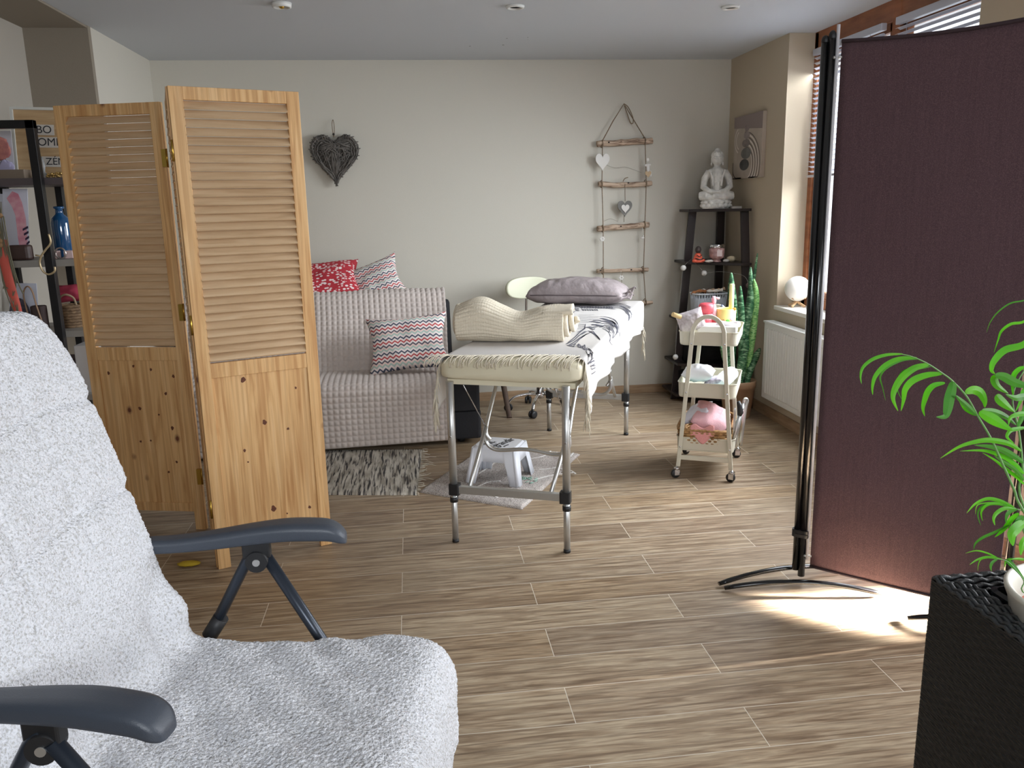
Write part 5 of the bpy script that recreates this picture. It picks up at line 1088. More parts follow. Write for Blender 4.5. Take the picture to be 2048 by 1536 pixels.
# basket on the third board
t = thing('wire_basket', (2.03, 5.44, .584), 'white mesh basket with bits of driftwood on the corner shelf', 'basket')
bw = MB(); c_ = V3((2.025, 5.42, .584)); WW = mat('white_wire', (200, 204, 210), .5)
def bpt(a, z): r = .95+.12*z/.2; q = (abs(cos(a))**4+abs(sin(a))**4)**(-.25); return c_+V3((.112*r*cos(a)*q, .075*r*sin(a)*q, z))
for k in range(44):
    a = 2*pi*k/44; bw.tube([bpt(a, .004), bpt(a+.14, .19)], .0012, 4); bw.tube([bpt(a, .004), bpt(a-.14, .19)], .0012, 4)
bw.build('wire_mesh', WW, t)
MB().tube([bpt(2*pi*k/40, .19) for k in range(40)], .005, 6, closed=True).tube([bpt(2*pi*k/40, .004) for k in range(40)], .003, 6, closed=True).build('rim', WW, t)
MB().add([bpt(2*pi*k/40, .002)*.96+c_*.04 for k in range(40)]+[bpt(2*pi*k/40, .17)*.96+c_*.04+V3((0, 0, .0)) for k in range(40)], [tuple(range(40))]+[(i, (i+1) % 40, 40+(i+1) % 40, 40+i) for i in range(40)]).build('cloth_lining', mat('grey_lining', (176, 180, 186), .9), t)
random.seed(5)
for i in range(5):
    a = random.uniform(-.5, .5); x = 1.95+.034*i; y = 5.40+random.uniform(-.03, .03)
    o_ = MB().tube(smooth([(x-.05, y, .772+.006*i), (x, y+a*.03, .79), (x+.055, y+a*.05, .784+.004*i)], 4), [.006+.004*(j % 3) for j in range(9)], 7).build('driftwood_piece', mat('driftwood_bit', ((150, 96, 56), (206, 192, 178), (90, 60, 44), (214, 204, 192), (190, 160, 130))[i], .8)); tag(o_, ('orange-brown wood chip at the left rim of the mesh basket', 'pale wood chip beside the orange-brown one in the mesh basket', 'dark brown wood chip in the middle of the mesh basket', 'whitish wood chip right of the dark one in the mesh basket', 'tan wood chip at the right end of the mesh basket')[i], 'wood')
# string light balls
t = thing('string_light', (1.9, 5.5, 1.0), 'string of small white cotton balls on the corner shelf', 'string lights')
CB = mat('cotton_ball', (222, 220, 216), .95); BP = [(1.868, 5.5, .945), (2.004, 5.46, .908), (1.812, 5.46, .327), (2.218, 5.20, .84)]
for i, p in enumerate(BP): MB().ball(p, .019, 10).build('cotton_ball', CB if i < 3 else mat('brown_ball', (112, 92, 88), .9), t)
MB().tube(smooth([(1.93, 5.52, 1.0), BP[0], (1.86, 5.52, .8), (1.83, 5.50, .5), BP[2]], 6), .0012, 5).tube(smooth([(1.95, 5.5, .975), (1.98, 5.46, .94), BP[1], (2.1, 5.4, .92), (2.2, 5.25, .90), BP[3]], 6), .0012, 5).build('cord', mat('clear_cord', (150, 146, 140), .5), t)

# ================================================================== SNAKE PLANT
pcn = (2.085, 5.0, 0)
t = thing('plant_pot', pcn, 'tan ceramic pot of the snake plant beside the radiator', 'pot')
TAN = mat('tan_ceramic', (166, 134, 104), .55, rgb2=(140, 108, 80), vscale=8)
MB().lathe([(.02, 0), (.082, 0), (.086, .01), (.110, .20), (.116, .205), (.118, .245), (.112, .25), (.104, .245), (.10, .22), (.02, .215)], pcn, 36).build('pot_body', TAN, t)
MB().lathe([(.02, .222), (.101, .222)], pcn, 24).build('soil', mat('dark_soil', (48, 38, 32), .95), t)
t = thing('snake_plant', (2.085, 5.0, .222), 'tall snake plant with mottled green upright leaves in the tan pot', 'plant')
SN = NT('snake_leaf', .4); SN.col(SN.ramp(SN.noise(SN.mp((16, 16, 46)), 1.2, 4, 1.5), [(.36, (24, 62, 40)), (.5, (52, 108, 66)), (.62, (134, 168, 130))])); SN = SN.m
SN2 = NT('snake_leaf_light', .4); SN2.col(SN2.ramp(SN2.noise(SN2.mp((30, 30, 60)), 1.2, 4, 1.5), [(.36, (66, 128, 66)), (.5, (128, 184, 104)), (.66, (168, 206, 140))])); SN2 = SN2.m
SL_ = [([(2.057, .2), (2.055, .45), (2.055, .645), (2.03, .83), (2.017, .946)], .026, 5.02, SN), ([(2.091, .2), (2.095, .40), (2.091, .578), (2.074, .75), (2.06, .865)], .020, 4.97, SN), ([(2.120, .2), (2.122, .40), (2.125, .577), (2.15, .77), (2.135, .977)], .027, 5.0, SN),
       ([(2.14, .2), (2.158, .40), (2.177, .608), (2.178, .801), (2.154, .904)], .022, 4.985, SN2), ([(2.11, .2), (2.14, .5), (2.166, .705), (2.189, .88), (2.204, 1.06)], .013, 5.06, SN), ([(2.13, .2), (2.155, .30), (2.19, .39), (2.215, .455)], .022, 4.97, SN), ([(2.05, .2), (2.02, .30), (1.985, .39), (1.945, .485)], .018, 4.96, SN),
       ([(2.07, .2), (2.075, .34), (2.10, .46), (2.11, .53)], .024, 4.93, SN), ([(2.04, .2), (2.02, .36), (2.03, .50), (2.035, .585)], .022, 4.98, SN)]
for P, hw, y, m in SL_:
    Cc = smooth([(x, y+.015*sin(i), z) for i, (x, z) in enumerate(P)], 8); n = len(Cc)
    MB().ribbon(Cc, [hw*min(1, .55+1.2*i/n)*min(1, ((n-i)/n*3.2))**.8+.0004 for i in range(n)], nrm=V3((-.45, -.88, 0)), fold=.35).build('leaf', m, t, solid=.004, off=0)
# lamp on the sill
t = thing('globe_lamp', (2.36, 4.80, .74), 'white globe lamp on a crossed wooden stand on the window sill', 'lamp')
MB().ball((2.362, 4.795, .853), .077, 20).build('globe', mat('frosted_globe', (244, 240, 232), .5), t)
WD2 = mat('light_wood_stand', (214, 176, 134), .55)
for a in (.6, .6+pi/2):
    d = V3((cos(a), sin(a), 0)); c_ = V3((2.362, 4.795, .742))
    for s_ in (-1, 1): MB().box((-.062, -.005, -.006), (.062, .005, .006), fr(c_+V3((0, 0, .032)), (d*1+V3((0, 0, .50*s_))).normalized(), V3((-d.y, d.x, 0)))).build('stand_bar', WD2, t, bevel=.001)

# ================================================================== TROLLEY
GR = mat('greige_enamel', (206, 202, 184), .4, var=.03, vscale=5)
TWd = V3((.899, -.438, 0)); TDd = V3((.438, .899, 0)); TO = V3((1.4385, 3.837, 0)); TM_ = fr(TO, TWd, TDd)
t = thing('trolley', tuple(TO+TDd*.2), 'three-tier greige metal trolley with arched handles on casters', 'trolley')
def tray(zb, zt, nm):
    hw, dp, r = .145, .405, .035
    def ring(k, z, n=6):
        P = []; x1, y0, y1 = hw-k, k, dp-k; rr = max(.004, r-k)
        for cx, cy, a0 in ((x1-rr, y1-rr, 0), (-x1+rr, y1-rr, 90), (-x1+rr, y0+rr, 180), (x1-rr, y0+rr, 270)):
            for i in range(n+1): a = radians(a0+90*i/n); P.append((cx+rr*cos(a), cy+rr*sin(a), z))
        return P
    R_ = [ring(.012, zb), ring(.006, zb+.002), ring(.003, zb+.01), ring(0, zt-.003), ring(-.003, zt-.003), ring(-.004, zt), ring(-.003, zt+.002), ring(.0, zt+.001), ring(.003, zt-.004), ring(.006, zb+.01), ring(.012, zb+.004)]
    n = len(R_[0]); vs = [p for q in R_ for p in q]; fs = [(i*n+j, i*n+(j+1) % n, (i+1)*n+(j+1) % n, (i+1)*n+j) for i in range(len(R_)-1) for j in range(n)]
    b = MB().add(vs, fs, TM_, False); b.add(R_[0], [tuple(range(n-1, -1, -1))], TM_); b.add(R_[-1], [tuple(range(n))], TM_); return b.build(nm, GR, t)
for zb, zt in ((.693, .762), (.425, .502), (.144, .217)): tray(zb, zt, 'tray')
for yy, fr_s in ((-.010, -1), (.415, 1)):
    pts = []
    L0 = [(-.132, .062), (-.080, .700)]
    pts = [V3((-.132, 0, .062)), V3((-.106, 0, .38)), V3((-.080, 0, .700))]
    for k in range(1, 16): a = pi-pi*k/16; pts.append(V3((.078*cos(a), 0, .745+.097*sin(a))))
    pts += [V3((.080, 0, .700)), V3((.106, 0, .38)), V3((.132, 0, .062))]
    w_ = MB(); n = len(pts); vs = []
    for i, p in enumerate(pts):
        tg = (pts[min(i+1, n-1)]-pts[max(i-1, 0)]).normalized(); nr = V3((-tg.z, 0, tg.x))
        for a, c in ((-1, -1), (1, -1), (1, 1), (-1, 1)): vs.append(p+nr*.0105*a+V3((0, yy+.006*c, 0)))
    fs = [(i*4+j, i*4+(j+1) % 4, (i+1)*4+(j+1) % 4, (i+1)*4+j) for i in range(n-1) for j in range(4)]+[(3, 2, 1, 0), (4*n-4, 4*n-3, 4*n-2, 4*n-1)]
    w_.add(vs, fs, TM_); w_.build('arched_frame', GR, t, bevel=.003)
    MB().box((-.130, yy-.004, .100), (.130, yy+.004, .124), TM_).build('crossbar', GR, t, bevel=.002)
    for z in (.705, .455, .168):
        for s_ in (-1, 1): x = s_*(.132-.052*(z-.062)/.638); MB().ball((x, yy+fr_s*.006, z), (.005, .003, .005), 6, TM_).build('screw', CHROME, t)
    for s_ in (-1, 1):
        c0 = Vector((s_*.138, yy, 0)); sw = (.5, -.3, .9, .2)[(0 if fr_s < 0 else 2)+(0 if s_ < 0 else 1)]
        M2 = TM_ @ Matrix.Translation((c0.x, c0.y, 0)) @ Matrix.Rotation(sw, 4, 'Z')
        q = MB().lathe([(.003, .044), (.015, .046), (.016, .054), (.006, .058), (.004, .066)], (0, 0, 0), 14, M=M2); q.box((-.014, -.012, .016), (.012, -.010, .048), M2).box((-.014, .010, .016), (.012, .012, .048), M2).box((-.014, -.012, .044), (.012, .012, .048), M2)
        q = q.build('caster_bracket', CHROME, t)
        MB().lathe([(.004, -.009), (.021, -.009), (.0235, -.006), (.0235, .006), (.021, .009), (.004, .009)], (0, 0, 0), 18, M=M2 @ Matrix.Translation((-.006, 0, .0235)) @ Matrix.Rotation(pi/2, 4, 'X')).build('wheel', PLAST, q)
def TP(x, y, z): return TM_ @ V3((x, y, z))
# top tray contents
o_ = MB().rbox((-.06, .06, .700), (.128, .20, .782), .004, TM_).build('paper_box', mat('white_card', (226, 222, 220), .6)); tag(o_, 'open white cardboard box in the front of the top trolley tray', 'box')
t2 = thing('yellow_tub', TP(.095, .27, .70), 'pale yellow plastic tub with insects printed on it, on the top trolley tray', 'tub')
YE = mat('pale_yellow_plastic', (240, 224, 120), .5, rgb2=(246, 234, 160), vscale=6)
cY = TP(.062, .265, 0); MB().lathe([(.02, .70), (.044, .70), (.047, .71), (.050, .848), (.048, .850), (.045, .845), (.043, .72), (.02, .715)], (cY.x, cY.y, 0), 32).build('tub_body', YE, t2)
for k, (a, z, cc, r) in enumerate(((-2.2, .792, (150, 100, 40), .007), (-1.75, .79, (90, 190, 60), .011), (-1.3, .80, (246, 190, 210), .012), (-1.0, .85, (200, 140, 40), .010))):
    MB().ball((cY.x+.050*cos(a), cY.y+.050*sin(a), z), (r, .004, r*.8), 8).build('printed_motif', mat('motif', cc, .6), t2)
cc_ = TP(.085, .285, 0); o_ = MB().lathe([(.003, .72), (.0125, .72), (.0125, .972), (.010, .974), (.003, .974)], (cc_.x, cc_.y, 0), 16).build('tall_candle', mat('yellow_wax', (238, 232, 164), .6)); tag(o_, 'tall pale yellow roll standing in the yellow tub', 'candle')
for x, y, h, r, cc, lab in ((.035, .33, .86, .014, (112, 124, 150), 'blue-grey bottle with a cap behind the yellow tub'), (.075, .34, .855, .018, (142, 150, 166), 'round silvery pot behind the yellow tub'), (.012, .30, .84, .011, (170, 176, 196), 'small pale bottle at the left behind the yellow tub')):
    q = TP(x, y, 0); o_ = MB().lathe([(.003, .70), (r, .70), (r, h-.03), (r*.6, h-.02), (r*.6, h-.004), (.003, h)], (q.x, q.y, 0), 16).build('cosmetic_bottle', mat('bottle', cc, .3)); tag(o_, lab, 'bottle')
q = TP(.0, .245, 0); t2 = thing('pink_pump_bottle', (q.x, q.y, .70), 'pink pump bottle on the top trolley tray, left of the yellow tub', 'bottle'); PK = mat('pink_plastic', (238, 196, 206), .4)
MB().lathe([(.003, .70), (.016, .70), (.017, .84), (.012, .862), (.008, .875), (.003, .876)], (q.x, q.y, 0), 18).build('bottle_body', PK, t2); MB().lathe([(.003, .876), (.010, .876), (.012, .89), (.012, .905), (.006, .914), (.003, .914)], (q.x, q.y, 0), 16).tube([(q.x, q.y, .905), (q.x+.026, q.y-.012, .903)], .006, 8).build('pump_head', PK, t2)
q = TP(-.035, .22, 0); t2 = thing('red_jar', (q.x, q.y, .70), 'coral red jar with a patterned band on the top trolley tray', 'jar')
MB().lathe([(.003, .70), (.030, .70), (.032, .82), (.026, .83), (.036, .835), (.040, .868), (.030, .880), (.003, .882)], (q.x, q.y, 0), 24).build('jar_body', mat('coral_red', (222, 88, 98), .4), t2)
MB().lathe([(.0325, .795), (.034, .80), (.034, .822), (.0325, .826)], (q.x, q.y, 0), 24).build('patterned_band', mat('band', (232, 190, 196), .6, rgb2=(190, 80, 90), vscale=120), t2)
o_ = MB().rbox((-.055, .215, .70), (.015, .27, .80), .01, TM_).build('red_pouch', mat('red_fabric', (196, 66, 74), .7)); tag(o_, 'red pouch behind the white cardboard box', 'pouch')
# grey pouch with a bamboo stick
PCm = NT('glitter_grey', .5); PCm.col(PCm.mix(PCm.noise(PCm.tc, 90, 4), (150, 140, 140), (206, 196, 200))); PCm.bump(PCm.noise(PCm.tc, 60, 4), .7, .006)
o_ = cushion('wash_bag', fr((1.385, 3.945, .806), (.90, -.28, .30), (-.30, .1, .94)), .135, .11, .075, PCm.m, 'shiny grey fabric bag at the left of the top trolley tray', 'bag', seed=2, pinch=.05, n=24)
o_ = MB().tube([(1.400, 3.96, .802), (1.285, 3.93, .846)], .0115, 12).build('bamboo_stick', mat('bamboo', (226, 196, 140), .5)); tag(o_, 'short bamboo tube poking out of the grey fabric bag', 'stick')
q = MB().tube(smooth([TP(.05+.05*cos(a), .10+.035*sin(a), .785+.004*sin(3*a)) for a in [k*pi/6 for k in range(12)]], 3, closed=True), .011, 8, closed=True).build('cotton_hank', mat('white_cotton', (238, 232, 234), .95)); q.location += TWd*.035+TDd*.04; tag(q, 'coil of white cotton at the right of the top trolley tray', 'cotton')
# middle tray contents
o_ = cushion('white_cloth', fr(tuple(TP(-.055, .12, .532)), TWd, TDd), .16, .15, .085, mat('white_flannel', (240, 240, 244), .9), 'crumpled white cloth in the middle trolley tray', 'cloth', seed=9, n=24)
o_ = cushion('patterned_pouch', fr(tuple(TP(.022, .10, .495)), (TWd*.9+V3((0, 0, .4))).normalized(), TDd), .10, .10, .04, mat('patterned_fabric', (212, 204, 216), .7, rgb2=(150, 140, 156), vscale=70), 'small patterned pouch beside the crumpled white cloth', 'pouch', seed=12, n=20)
o_ = MB().rbox((-.125, .02, .432), (.12, .14, .438), .01, TM_).rbox((-.12, .025, .438), (.10, .09, .468), .008, TM_).build('teal_folder', mat('teal_paper', (150, 214, 204), .6)); tag(o_, 'flat teal sheet lying in the middle trolley tray', 'paper')
pts = [TP(.055, .06, .492), TP(.10, .31, .50)]
o_ = MB().tube([pts[0], pts[0].lerp(pts[1], .08), pts[0].lerp(pts[1], .5), pts[0].lerp(pts[1], .92), pts[1]], [.024, .036, .040, .038, .030], 20).build('paper_roll', mat('white_paper', (242, 242, 246), .7)); tag(o_, 'white roll lying along the right side of the middle trolley tray', 'roll')
# lower tray: wicker basket, towels
t2 = thing('wicker_basket', TP(-.01, .19, .16), 'shallow wicker basket in the bottom trolley tray', 'basket')
WI = mat('honey_wicker', (190, 150, 98), .6, rgb2=(124, 88, 50), vscale=60); b = MB()
def bq(a, z): k = 1+.10*z/.1; q = (abs(cos(a))**6+abs(sin(a))**6)**(-1/6); return TP(-.012+.122*cos(a)*q*k, .20+.185*sin(a)*q*k, .157+z)
for i in range(7):
    z = .006+i*.0135; n = 132; b.tube([bq(2*pi*k/n, z)+(bq(2*pi*k/n, z)-TP(0, .2, .157+z)).normalized()*.0030*(1 if (k//2+i) % 2 else -1) for k in range(n)], .0068, 6, closed=True)
b.build('woven_side', WI, t2)
MB().tube([bq(2*pi*k/90, .098)+V3((0, 0, .003*(k % 2))) for k in range(90)], .0085, 7, closed=True).build('braided_rim', WI, t2)
MB().rbox((-.125, .03, .152), (.10, .37, .158), .01, TM_).build('basket_base', WI, t2)
def towel_(lab, M, w, h, d, col_, seed): return cushion('folded_towel', M, w, h, d, mat('towel_cloth', col_, .95, bump=.7, bscale=260), lab, 'towel', seed=seed, n=26, pinch=.04)
towel_('pink towel piled in the wicker basket of the trolley', fr(tuple(TP(.012, .15, .288)), (TWd+V3((0, 0, -.42))).normalized(), (TDd+V3((0, 0, .22))).normalized()), .185, .26, .10, (232, 184, 190), 21)
towel_('white towel behind the pink one in the wicker basket', fr(tuple(TP(-.062, .20, .300)), (TWd+V3((0, 0, .55))).normalized(), TDd), .15, .24, .07, (234, 234, 244), 23)
pf = MB().grid(lambda u, v: TP(-.075+.12*u, -.003-.006*sin(v*3), .282-.085*v*(.6+.4*sin(u*3.1))+.010*sin(u*9)), 16, 10); o_ = pf.build('folded_cloth', mat('salmon_cloth', (226, 160, 158), .95, bump=.7, bscale=260), solid=.012, off=1); tag(o_, 'salmon cloth hanging over the front rim of the wicker basket', 'cloth')
# massage table headrest brackets stuck in the lower tray
t2 = thing('headrest_bracket', TP(.15, .1, .15), 'aluminium headrest bracket with a black cam lever beside the wicker basket', 'bracket')
MB().tube([TP(.128, .03, .155), TP(.165, .06, .36)], .009, 10).tube([TP(.136, .10, .16), TP(.172, .13, .37)], .009, 10).build('support_tube', ALU, t2)
MB().box((-.004, -.02, 0), (.004, .03, .20), fr(TP(.136, .06, .165), TWd, TDd)).build('side_plate', ALU, t2, bevel=.002)
MB().tube([TP(.160, .045, .335), TP(.165, .05, .35), TP(.160, .055, .385), TP(.152, .055, .408)], [.010, .015, .013, .008], 12).build('cam_lever', PLAST, t2)
MB().tube(smooth([TP(.166, .15, .150), TP(.182, .16, .34), TP(.190, .165, .385), TP(.180, .155, .398), TP(.172, .15, .37)], 5), .0085, 10).tube([TP(.172, .06, .365), TP(.172, .14, .372)], .007, 8).build('hook_tube', ALU, t2)
# ================================================================== OPEN SHELVING AT THE LEFT
t = thing('shelving_unit', (-1.72, 4.1, 0), 'black metal framed open shelving behind the armchair', 'shelving')
def post(x, y, z1, r=.017): return MB().box((x-r, y-r, 0), (x+r, y+r, z1))
post(-1.602, 3.90, 1.80).build('post', BLACK, t, bevel=.001); post(-1.655, 4.24, 1.555, .015).build('post', BLACK, t, bevel=.001); post(-1.90, 4.24, 1.555, .015).build('post', BLACK, t, bevel=.001); post(-1.903, 3.90, 1.80).build('post', BLACK, t, bevel=.001)
MB().box((-1.903, 3.883, 1.766), (-1.585, 3.917, 1.80)).build('top_bar', BLACK, t, bevel=.001)
DKB = mat('dark_shelf_board', (84, 74, 76), .5); LGB = mat('grey_shelf_board', (150, 146, 140), .5)
for z, m, th in ((1.530, DKB, .030), (1.172, LGB, .030), (.850, LGB, .028), (.55, LGB, .028), (.2, LGB, .028)):
    MB().box((-1.925, 3.92, z), (-1.50, 4.27, z+th)).build('shelf_board', m, t, bevel=.001)
# letter board
t = thing('letter_board', (-1.69, 4.22, 1.56), 'framed wooden letter board with black letters on the top shelf', 'sign')
LM = fr((-1.812, 4.205, 1.561), (.985, .02, -.03), (.0, .12, .99)); WDB = mat('letterboard_wood', (196, 166, 126), .6, rgb2=(170, 138, 98), vscale=5, stretch=(1, 1, 14))
MB().box((.0, .0, -.010), (.40, .325, -.002), LM).build('wooden_field', WDB, t)
MB().box((-.012, -.012, -.012), (.0, .337, .008), LM).box((0, .325, -.012), (.40, .337, .008), LM).box((.40, -.012, -.012), (.412, .337, .008), LM).box((0, -.012, -.012), (.40, 0, .008), LM).build('white_frame', mat('frame_white', (206, 206, 200), .6), t, bevel=.001)
MB().box((-.016, -.012, -.03), (-.012, .337, -.004), LM).build('black_edge', BLACK, t)
CARD = mat('letter_tile', (204, 198, 190), .6)
for body, x, y, sz in (('BO', .128, .235, .050), ('I', .206, .235, .05), ('OME', .148, .178, .050), ('ZÉN', .168, .089, .046)):
    wd = {'BO': .044, 'I': .014, 'OME': .062, 'ZÉN': .060}[body]
    MB().box((x-wd, y-.024, -.002), (x+wd, y+.024, .0005), LM).build('letter_tile', CARD, t)
    text(body, sz, LM @ Matrix.Translation((x, y, .001)), t, INK)
def card(name, P, y, col_, lab, cat, extra=None, tilt=.02):
    a, b_, c, d = P; t = thing(name, (a[0], y, a[1]), lab, cat)
    MB().add([(a[0], y, a[1]), (b_[0], y, b_[1]), (c[0], y+tilt, c[1]), (d[0], y+tilt, d[1])], [(0, 1, 2, 3)]).build('card', mat('card_'+name, col_, .6), t, solid=.003)
    return t
t = card('flower_print', [(-1.90, 1.562), (-1.79, 1.562), (-1.79, 1.78), (-1.90, 1.78)], 4.12, (200, 198, 206), 'print of a coral flower at the left end of the top shelf', 'picture')
MB().ball((-1.842, 4.124, 1.70), (.045, .004, .05), 12, fn=lambda d: 1+.25*noise.noise(d*3)).build('printed_petals', mat('coral_print', (198, 130, 116), .7, rgb2=(160, 96, 96), vscale=40), t)
MB().ball((-1.825, 4.122, 1.615), (.035, .003, .035), 10, fn=lambda d: 1+.4*noise.noise(d*6)).build('printed_leaves', mat('lilac_print', (176, 170, 200), .7), t)
o_ = MB().rbox((-1.80, 3.98, 1.5605), (-1.69, 4.06, 1.60), .004).build('small_box', mat('brown_card', (128, 112, 96), .7)); tag(o_, 'small brown box at the front of the top shelf', 'box')
o_ = MB().lathe([(.003, 0), (.022, 0), (.020, .01), (.006, .03), (.010, .055), (.003, .095)], (-1.628, 4.03, 1.5605), 14).build('glass_ornament', mat('clear_ornament', (220, 224, 226), .05, trans=.6)); tag(o_, 'clear glass ornament in front of the letter board', 'ornament')
random.seed(2)
for i, (x, z) in enumerate(((-1.60, 1.5605), (-1.56, 1.5605))):
    b = MB()
    for k in range(14): a = random.uniform(0, 6.28); r = random.uniform(.004, .018); b.ball((x+r*cos(a), 4.02+r*sin(a), z+.006+random.uniform(0, .018)), .006, 5)
    o_ = b.build('gold_trinket', mat('gold', (200, 168, 106), .3, .8)); tag(o_, ('gold beaded trinket just right of the glass ornament', 'gold beaded trinket at the right end of the top shelf')[i], 'trinket')
# second shelf
t = card('feather_print', [(-1.876, 1.204), (-1.768, 1.204), (-1.742, 1.520), (-1.85, 1.522)], 4.09, (218, 218, 230), 'white card with a pink feather leaning on the second shelf', 'picture')
b = MB(); b.add([(x, 4.0855+.0185*((z-1.204)/.32), z) for x, z in ((-1.834, 1.478), (-1.806, 1.510), (-1.782, 1.498), (-1.770, 1.46), (-1.762, 1.39), (-1.765, 1.30), (-1.775, 1.21), (-1.80, 1.21), (-1.806, 1.30), (-1.805, 1.40), (-1.815, 1.44))], [tuple(range(11))]); b.build('pink_print', mat('pink_print', (208, 130, 146), .7, rgb2=(226, 176, 184), vscale=30), t, solid=.001)
b = MB()
for k in range(5): b.add([(-1.780+.003*k, 4.0835+.0185*((1.34-.022*k-1.204)/.32), 1.34-.022*k), (-1.756, 4.0835+.0185*((1.35-.022*k-1.204)/.32), 1.352-.022*k), (-1.756, 4.0835+.0185*((1.34-.022*k-1.204)/.32), 1.342-.022*k), (-1.780+.003*k, 4.0835+.0185*((1.33-.022*k-1.204)/.32), 1.330-.022*k)], [(0, 1, 2, 3)])
b.build('dark_stripes', mat('stripe_ink', (50, 34, 60), .7), t, solid=.001)
card('white_card', [(-1.915, 1.204), (-1.87, 1.204), (-1.862, 1.50), (-1.915, 1.50)], 4.13, (196, 196, 206), 'plain white card left of the pink feather card', 'picture')
o_ = MB().lathe([(.005, 0), (.036, 0), (.041, .008), (.042, .16), (.036, .182), (.018, .20), (.016, .222), (.024, .226), (.024, .234), (.016, .236), (.012, .20)], (-1.622, 4.12, 1.2025), 28).build('blue_bottle', mat('blue_glass', (20, 72, 116), .08, coat=1)); tag(o_, 'dark blue glass bottle on the second shelf', 'bottle')
o_ = MB().rbox((-1.805, 3.955, 1.2025), (-1.705, 4.01, 1.27), .02).build('brown_purse', mat('brown_leather', (70, 50, 44), .5), bevel=.012); tag(o_, 'small dark brown leather case on the second shelf', 'case')
o_ = MB().tube([(-1.585+.022*cos(a), 3.98, 1.228+.024*sin(a)) for a in [k*pi/10 for k in range(20)]], .004, 6, closed=True).build('bracelet', mat('silver_ring', (190, 180, 176), .25, .8)); tag(o_, 'silver bracelet standing on the second shelf', 'bracelet')
for i, (x, cc, lab) in enumerate(((-1.632, (214, 184, 180), 'pink soap block left of the silver bracelet'), (-1.56, (226, 198, 196), 'pale pink soap block right of the silver bracelet'))):
    o_ = MB().rbox((x-.022, 4.0, 1.2025), (x+.022, 4.05, 1.238), .006).build('soap_block', mat('soap', cc, .5), bevel=.003); tag(o_, lab, 'soap')
# third shelf
t = card('arch_print', [(-1.90, .880), (-1.772, .880), (-1.768, 1.085), (-1.895, 1.09)], 4.10, (206, 208, 222), 'white card with a dark speckled arch on the third shelf', 'picture')
b = MB(); P = [(-1.852+.048*cos(a), .935+.085*sin(a)) for a in [k*pi/12 for k in range(13)]]+[(-1.90, .885), (-1.805, .885)]; b.add([(x, 4.094+.016*(z-.88)/.2, z) for x, z in P], [tuple(range(15))]); b.build('dark_arch', mat('arch_ink', (96, 90, 104), .8, rgb2=(60, 56, 68), vscale=90), t, solid=.001)
t = thing('handbag', (-1.74, 4.0, .879), 'small brown handbag with a tan strap on the third shelf', 'bag')
MB().rbox((-1.765, 4.0, .879), (-1.70, 4.05, .99), .015).build('bag_body', mat('dark_leather', (62, 46, 44), .6), t, bevel=.01)
MB().tube(smooth([(-1.765, 3.99, .93), (-1.775, 3.99, 1.04), (-1.755, 3.99, 1.082), (-1.735, 3.99, 1.06), (-1.725, 3.99, .99), (-1.712, 3.99, .92)], 5), .006, 6, flat=.5).build('strap', mat('tan_leather', (140, 110, 84), .6), t)
t = thing('seagrass_basket', (-1.61, 4.06, .879), 'round seagrass basket on the third shelf', 'basket')
b = MB()
for i in range(8): n = 44; r = .046+.001*i; b.tube([(-1.608+r*cos(2*pi*k/n), 4.07+r*sin(2*pi*k/n), .884+.0135*i+.002*sin(k*2.4+i)) for k in range(n)], .008, 6, closed=True)
b.build('woven_side', mat('seagrass', (134, 108, 80), .8, rgb2=(84, 64, 46), vscale=60), t); MB().lathe([(.001, 0), (.046, 0)], (-1.608, 4.07, .881), 20).build('base', mat('seagrass_base', (110, 90, 66), .8), t)
MB().tube(smooth([(-1.645, 4.03, .985), (-1.635, 4.025, 1.02), (-1.605, 4.02, 1.036), (-1.575, 4.025, 1.02), (-1.567, 4.03, .985)], 5), .005, 6).build('handle', mat('seagrass_handle', (150, 130, 104), .8), t)
o_ = cushion('red_scarf', fr((-1.63, 4.16, 1.03), (1, 0, .1), (0, .3, .95)), .15, .09, .06, mat('crimson_cloth', (176, 60, 84), .85), 'crimson scarf behind the seagrass basket', 'scarf', seed=31, n=16)
# lower shelves
for i, (x0, x1, z0, z1, cc, lab) in enumerate(((-1.72, -1.585, .578, .69, (178, 176, 180), 'grey-white box on the fourth shelf'), (-1.70, -1.60, .6905, .735, (120, 100, 104), 'mauve box on top of the grey-white box'), (-1.583, -1.52, .578, .80, (196, 192, 190), 'upright pale box at the right of the fourth shelf'))):
    o_ = MB().rbox((x0, 3.97, z0), (x1, 4.14, z1), .006).build('storage_box', mat('box', cc, .7)); tag(o_, lab, 'box')
for i, (x, z, cc, lab) in enumerate(((-1.56, .262, (196, 88, 92), 'coral red folded cloth near the floor behind the divider'), (-1.56, .315, (160, 156, 158), 'grey folded cloth on top of the lower red one'), (-1.56, .368, (200, 84, 90), 'red folded cloth on top of the grey one'), (-1.56, .421, (206, 196, 190), 'cream folded cloth on top of the stack'))):
    o_ = cushion('folded_cloth', fr((x, 4.08, z), (1, 0, 0), (0, 1, 0)), .20, .22, .06, mat('cloth', cc, .9), lab, 'cloth', seed=40+i, n=16, pinch=.03)
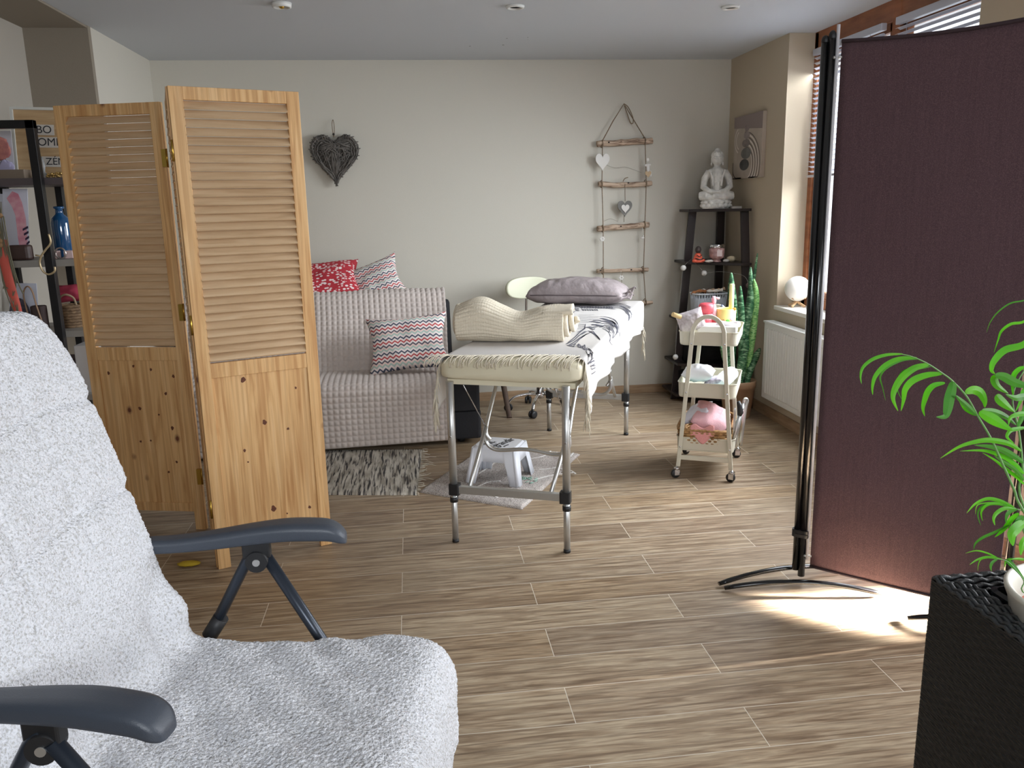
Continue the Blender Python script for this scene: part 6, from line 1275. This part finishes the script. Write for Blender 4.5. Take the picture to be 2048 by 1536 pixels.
# garland with coral ribbon and the gold branch
t = thing('ribbon_garland', (-1.76, 3.86, 1.0), 'coral ribbon and twine garland hanging at the far left', 'garland')
MB().ribbon(smooth([(-1.765, 3.855, 1.30), (-1.772, 3.852, 1.22), (-1.766, 3.855, 1.12), (-1.752, 3.852, 1.02), (-1.750, 3.855, .98)], 5), .019, nrm=V3((0, -1, 0))).build('coral_ribbon', mat('coral_ribbon', (206, 92, 78), .7), t, solid=.002)
b = MB(); random.seed(8)
for k in range(12): x = -1.775+random.uniform(-.02, .03); b.tube(smooth([(x, 3.86, 1.46), (x+random.uniform(-.01, .01), 3.85, 1.3), (x+random.uniform(-.015, .02), 3.86, 1.12), (x+random.uniform(-.01, .04), 3.85, random.uniform(.95, 1.1))], 4), .0022, 5)
b.tube(smooth([(-1.745, 3.85, 1.40), (-1.742, 3.85, 1.25), (-1.728, 3.85, 1.12), (-1.712, 3.85, 1.06)], 4), .003, 5); b.build('twine_strands', mat('olive_twine', (116, 112, 92), .9), t)
b = MB()
for k in range(9): b.ball((-1.775+random.uniform(-.02, .03), 3.852, 1.42-.018*k), (.012, .008, .012), 6)
b.tube([(-1.77, 3.86, 1.46), (-1.77, 3.87, 1.79)], .002, 5); b.build('dried_blossom', mat('dried_blossom', (150, 118, 84), .9), t)
o_ = MB().tube(smooth([(-1.578, 3.866, 1.318), (-1.575, 3.866, 1.28), (-1.60, 3.866, 1.25), (-1.622, 3.866, 1.222), (-1.632, 3.866, 1.19), (-1.622, 3.866, 1.155), (-1.60, 3.866, 1.142), (-1.575, 3.866, 1.155), (-1.572, 3.866, 1.175)], 5), .0045, 7).tube([(-1.622, 3.866, 1.222), (-1.645, 3.866, 1.228)], .004, 6).build('gold_hook', mat('gold_branch', (196, 176, 140), .35, .6)); tag(o_, 'twig-shaped gold hook hanging on the black shelving post', 'hook')
o_ = MB().ball((-.95, 3.20, .012), (.045, .02, .010), 8, fn=lambda d: 1+.3*noise.noise(d*5)).build('yellow_ribbon', mat('yellow_trim', (190, 160, 40), .8)); tag(o_, 'scrap of yellow trim on the floor behind the pine divider', 'ribbon')
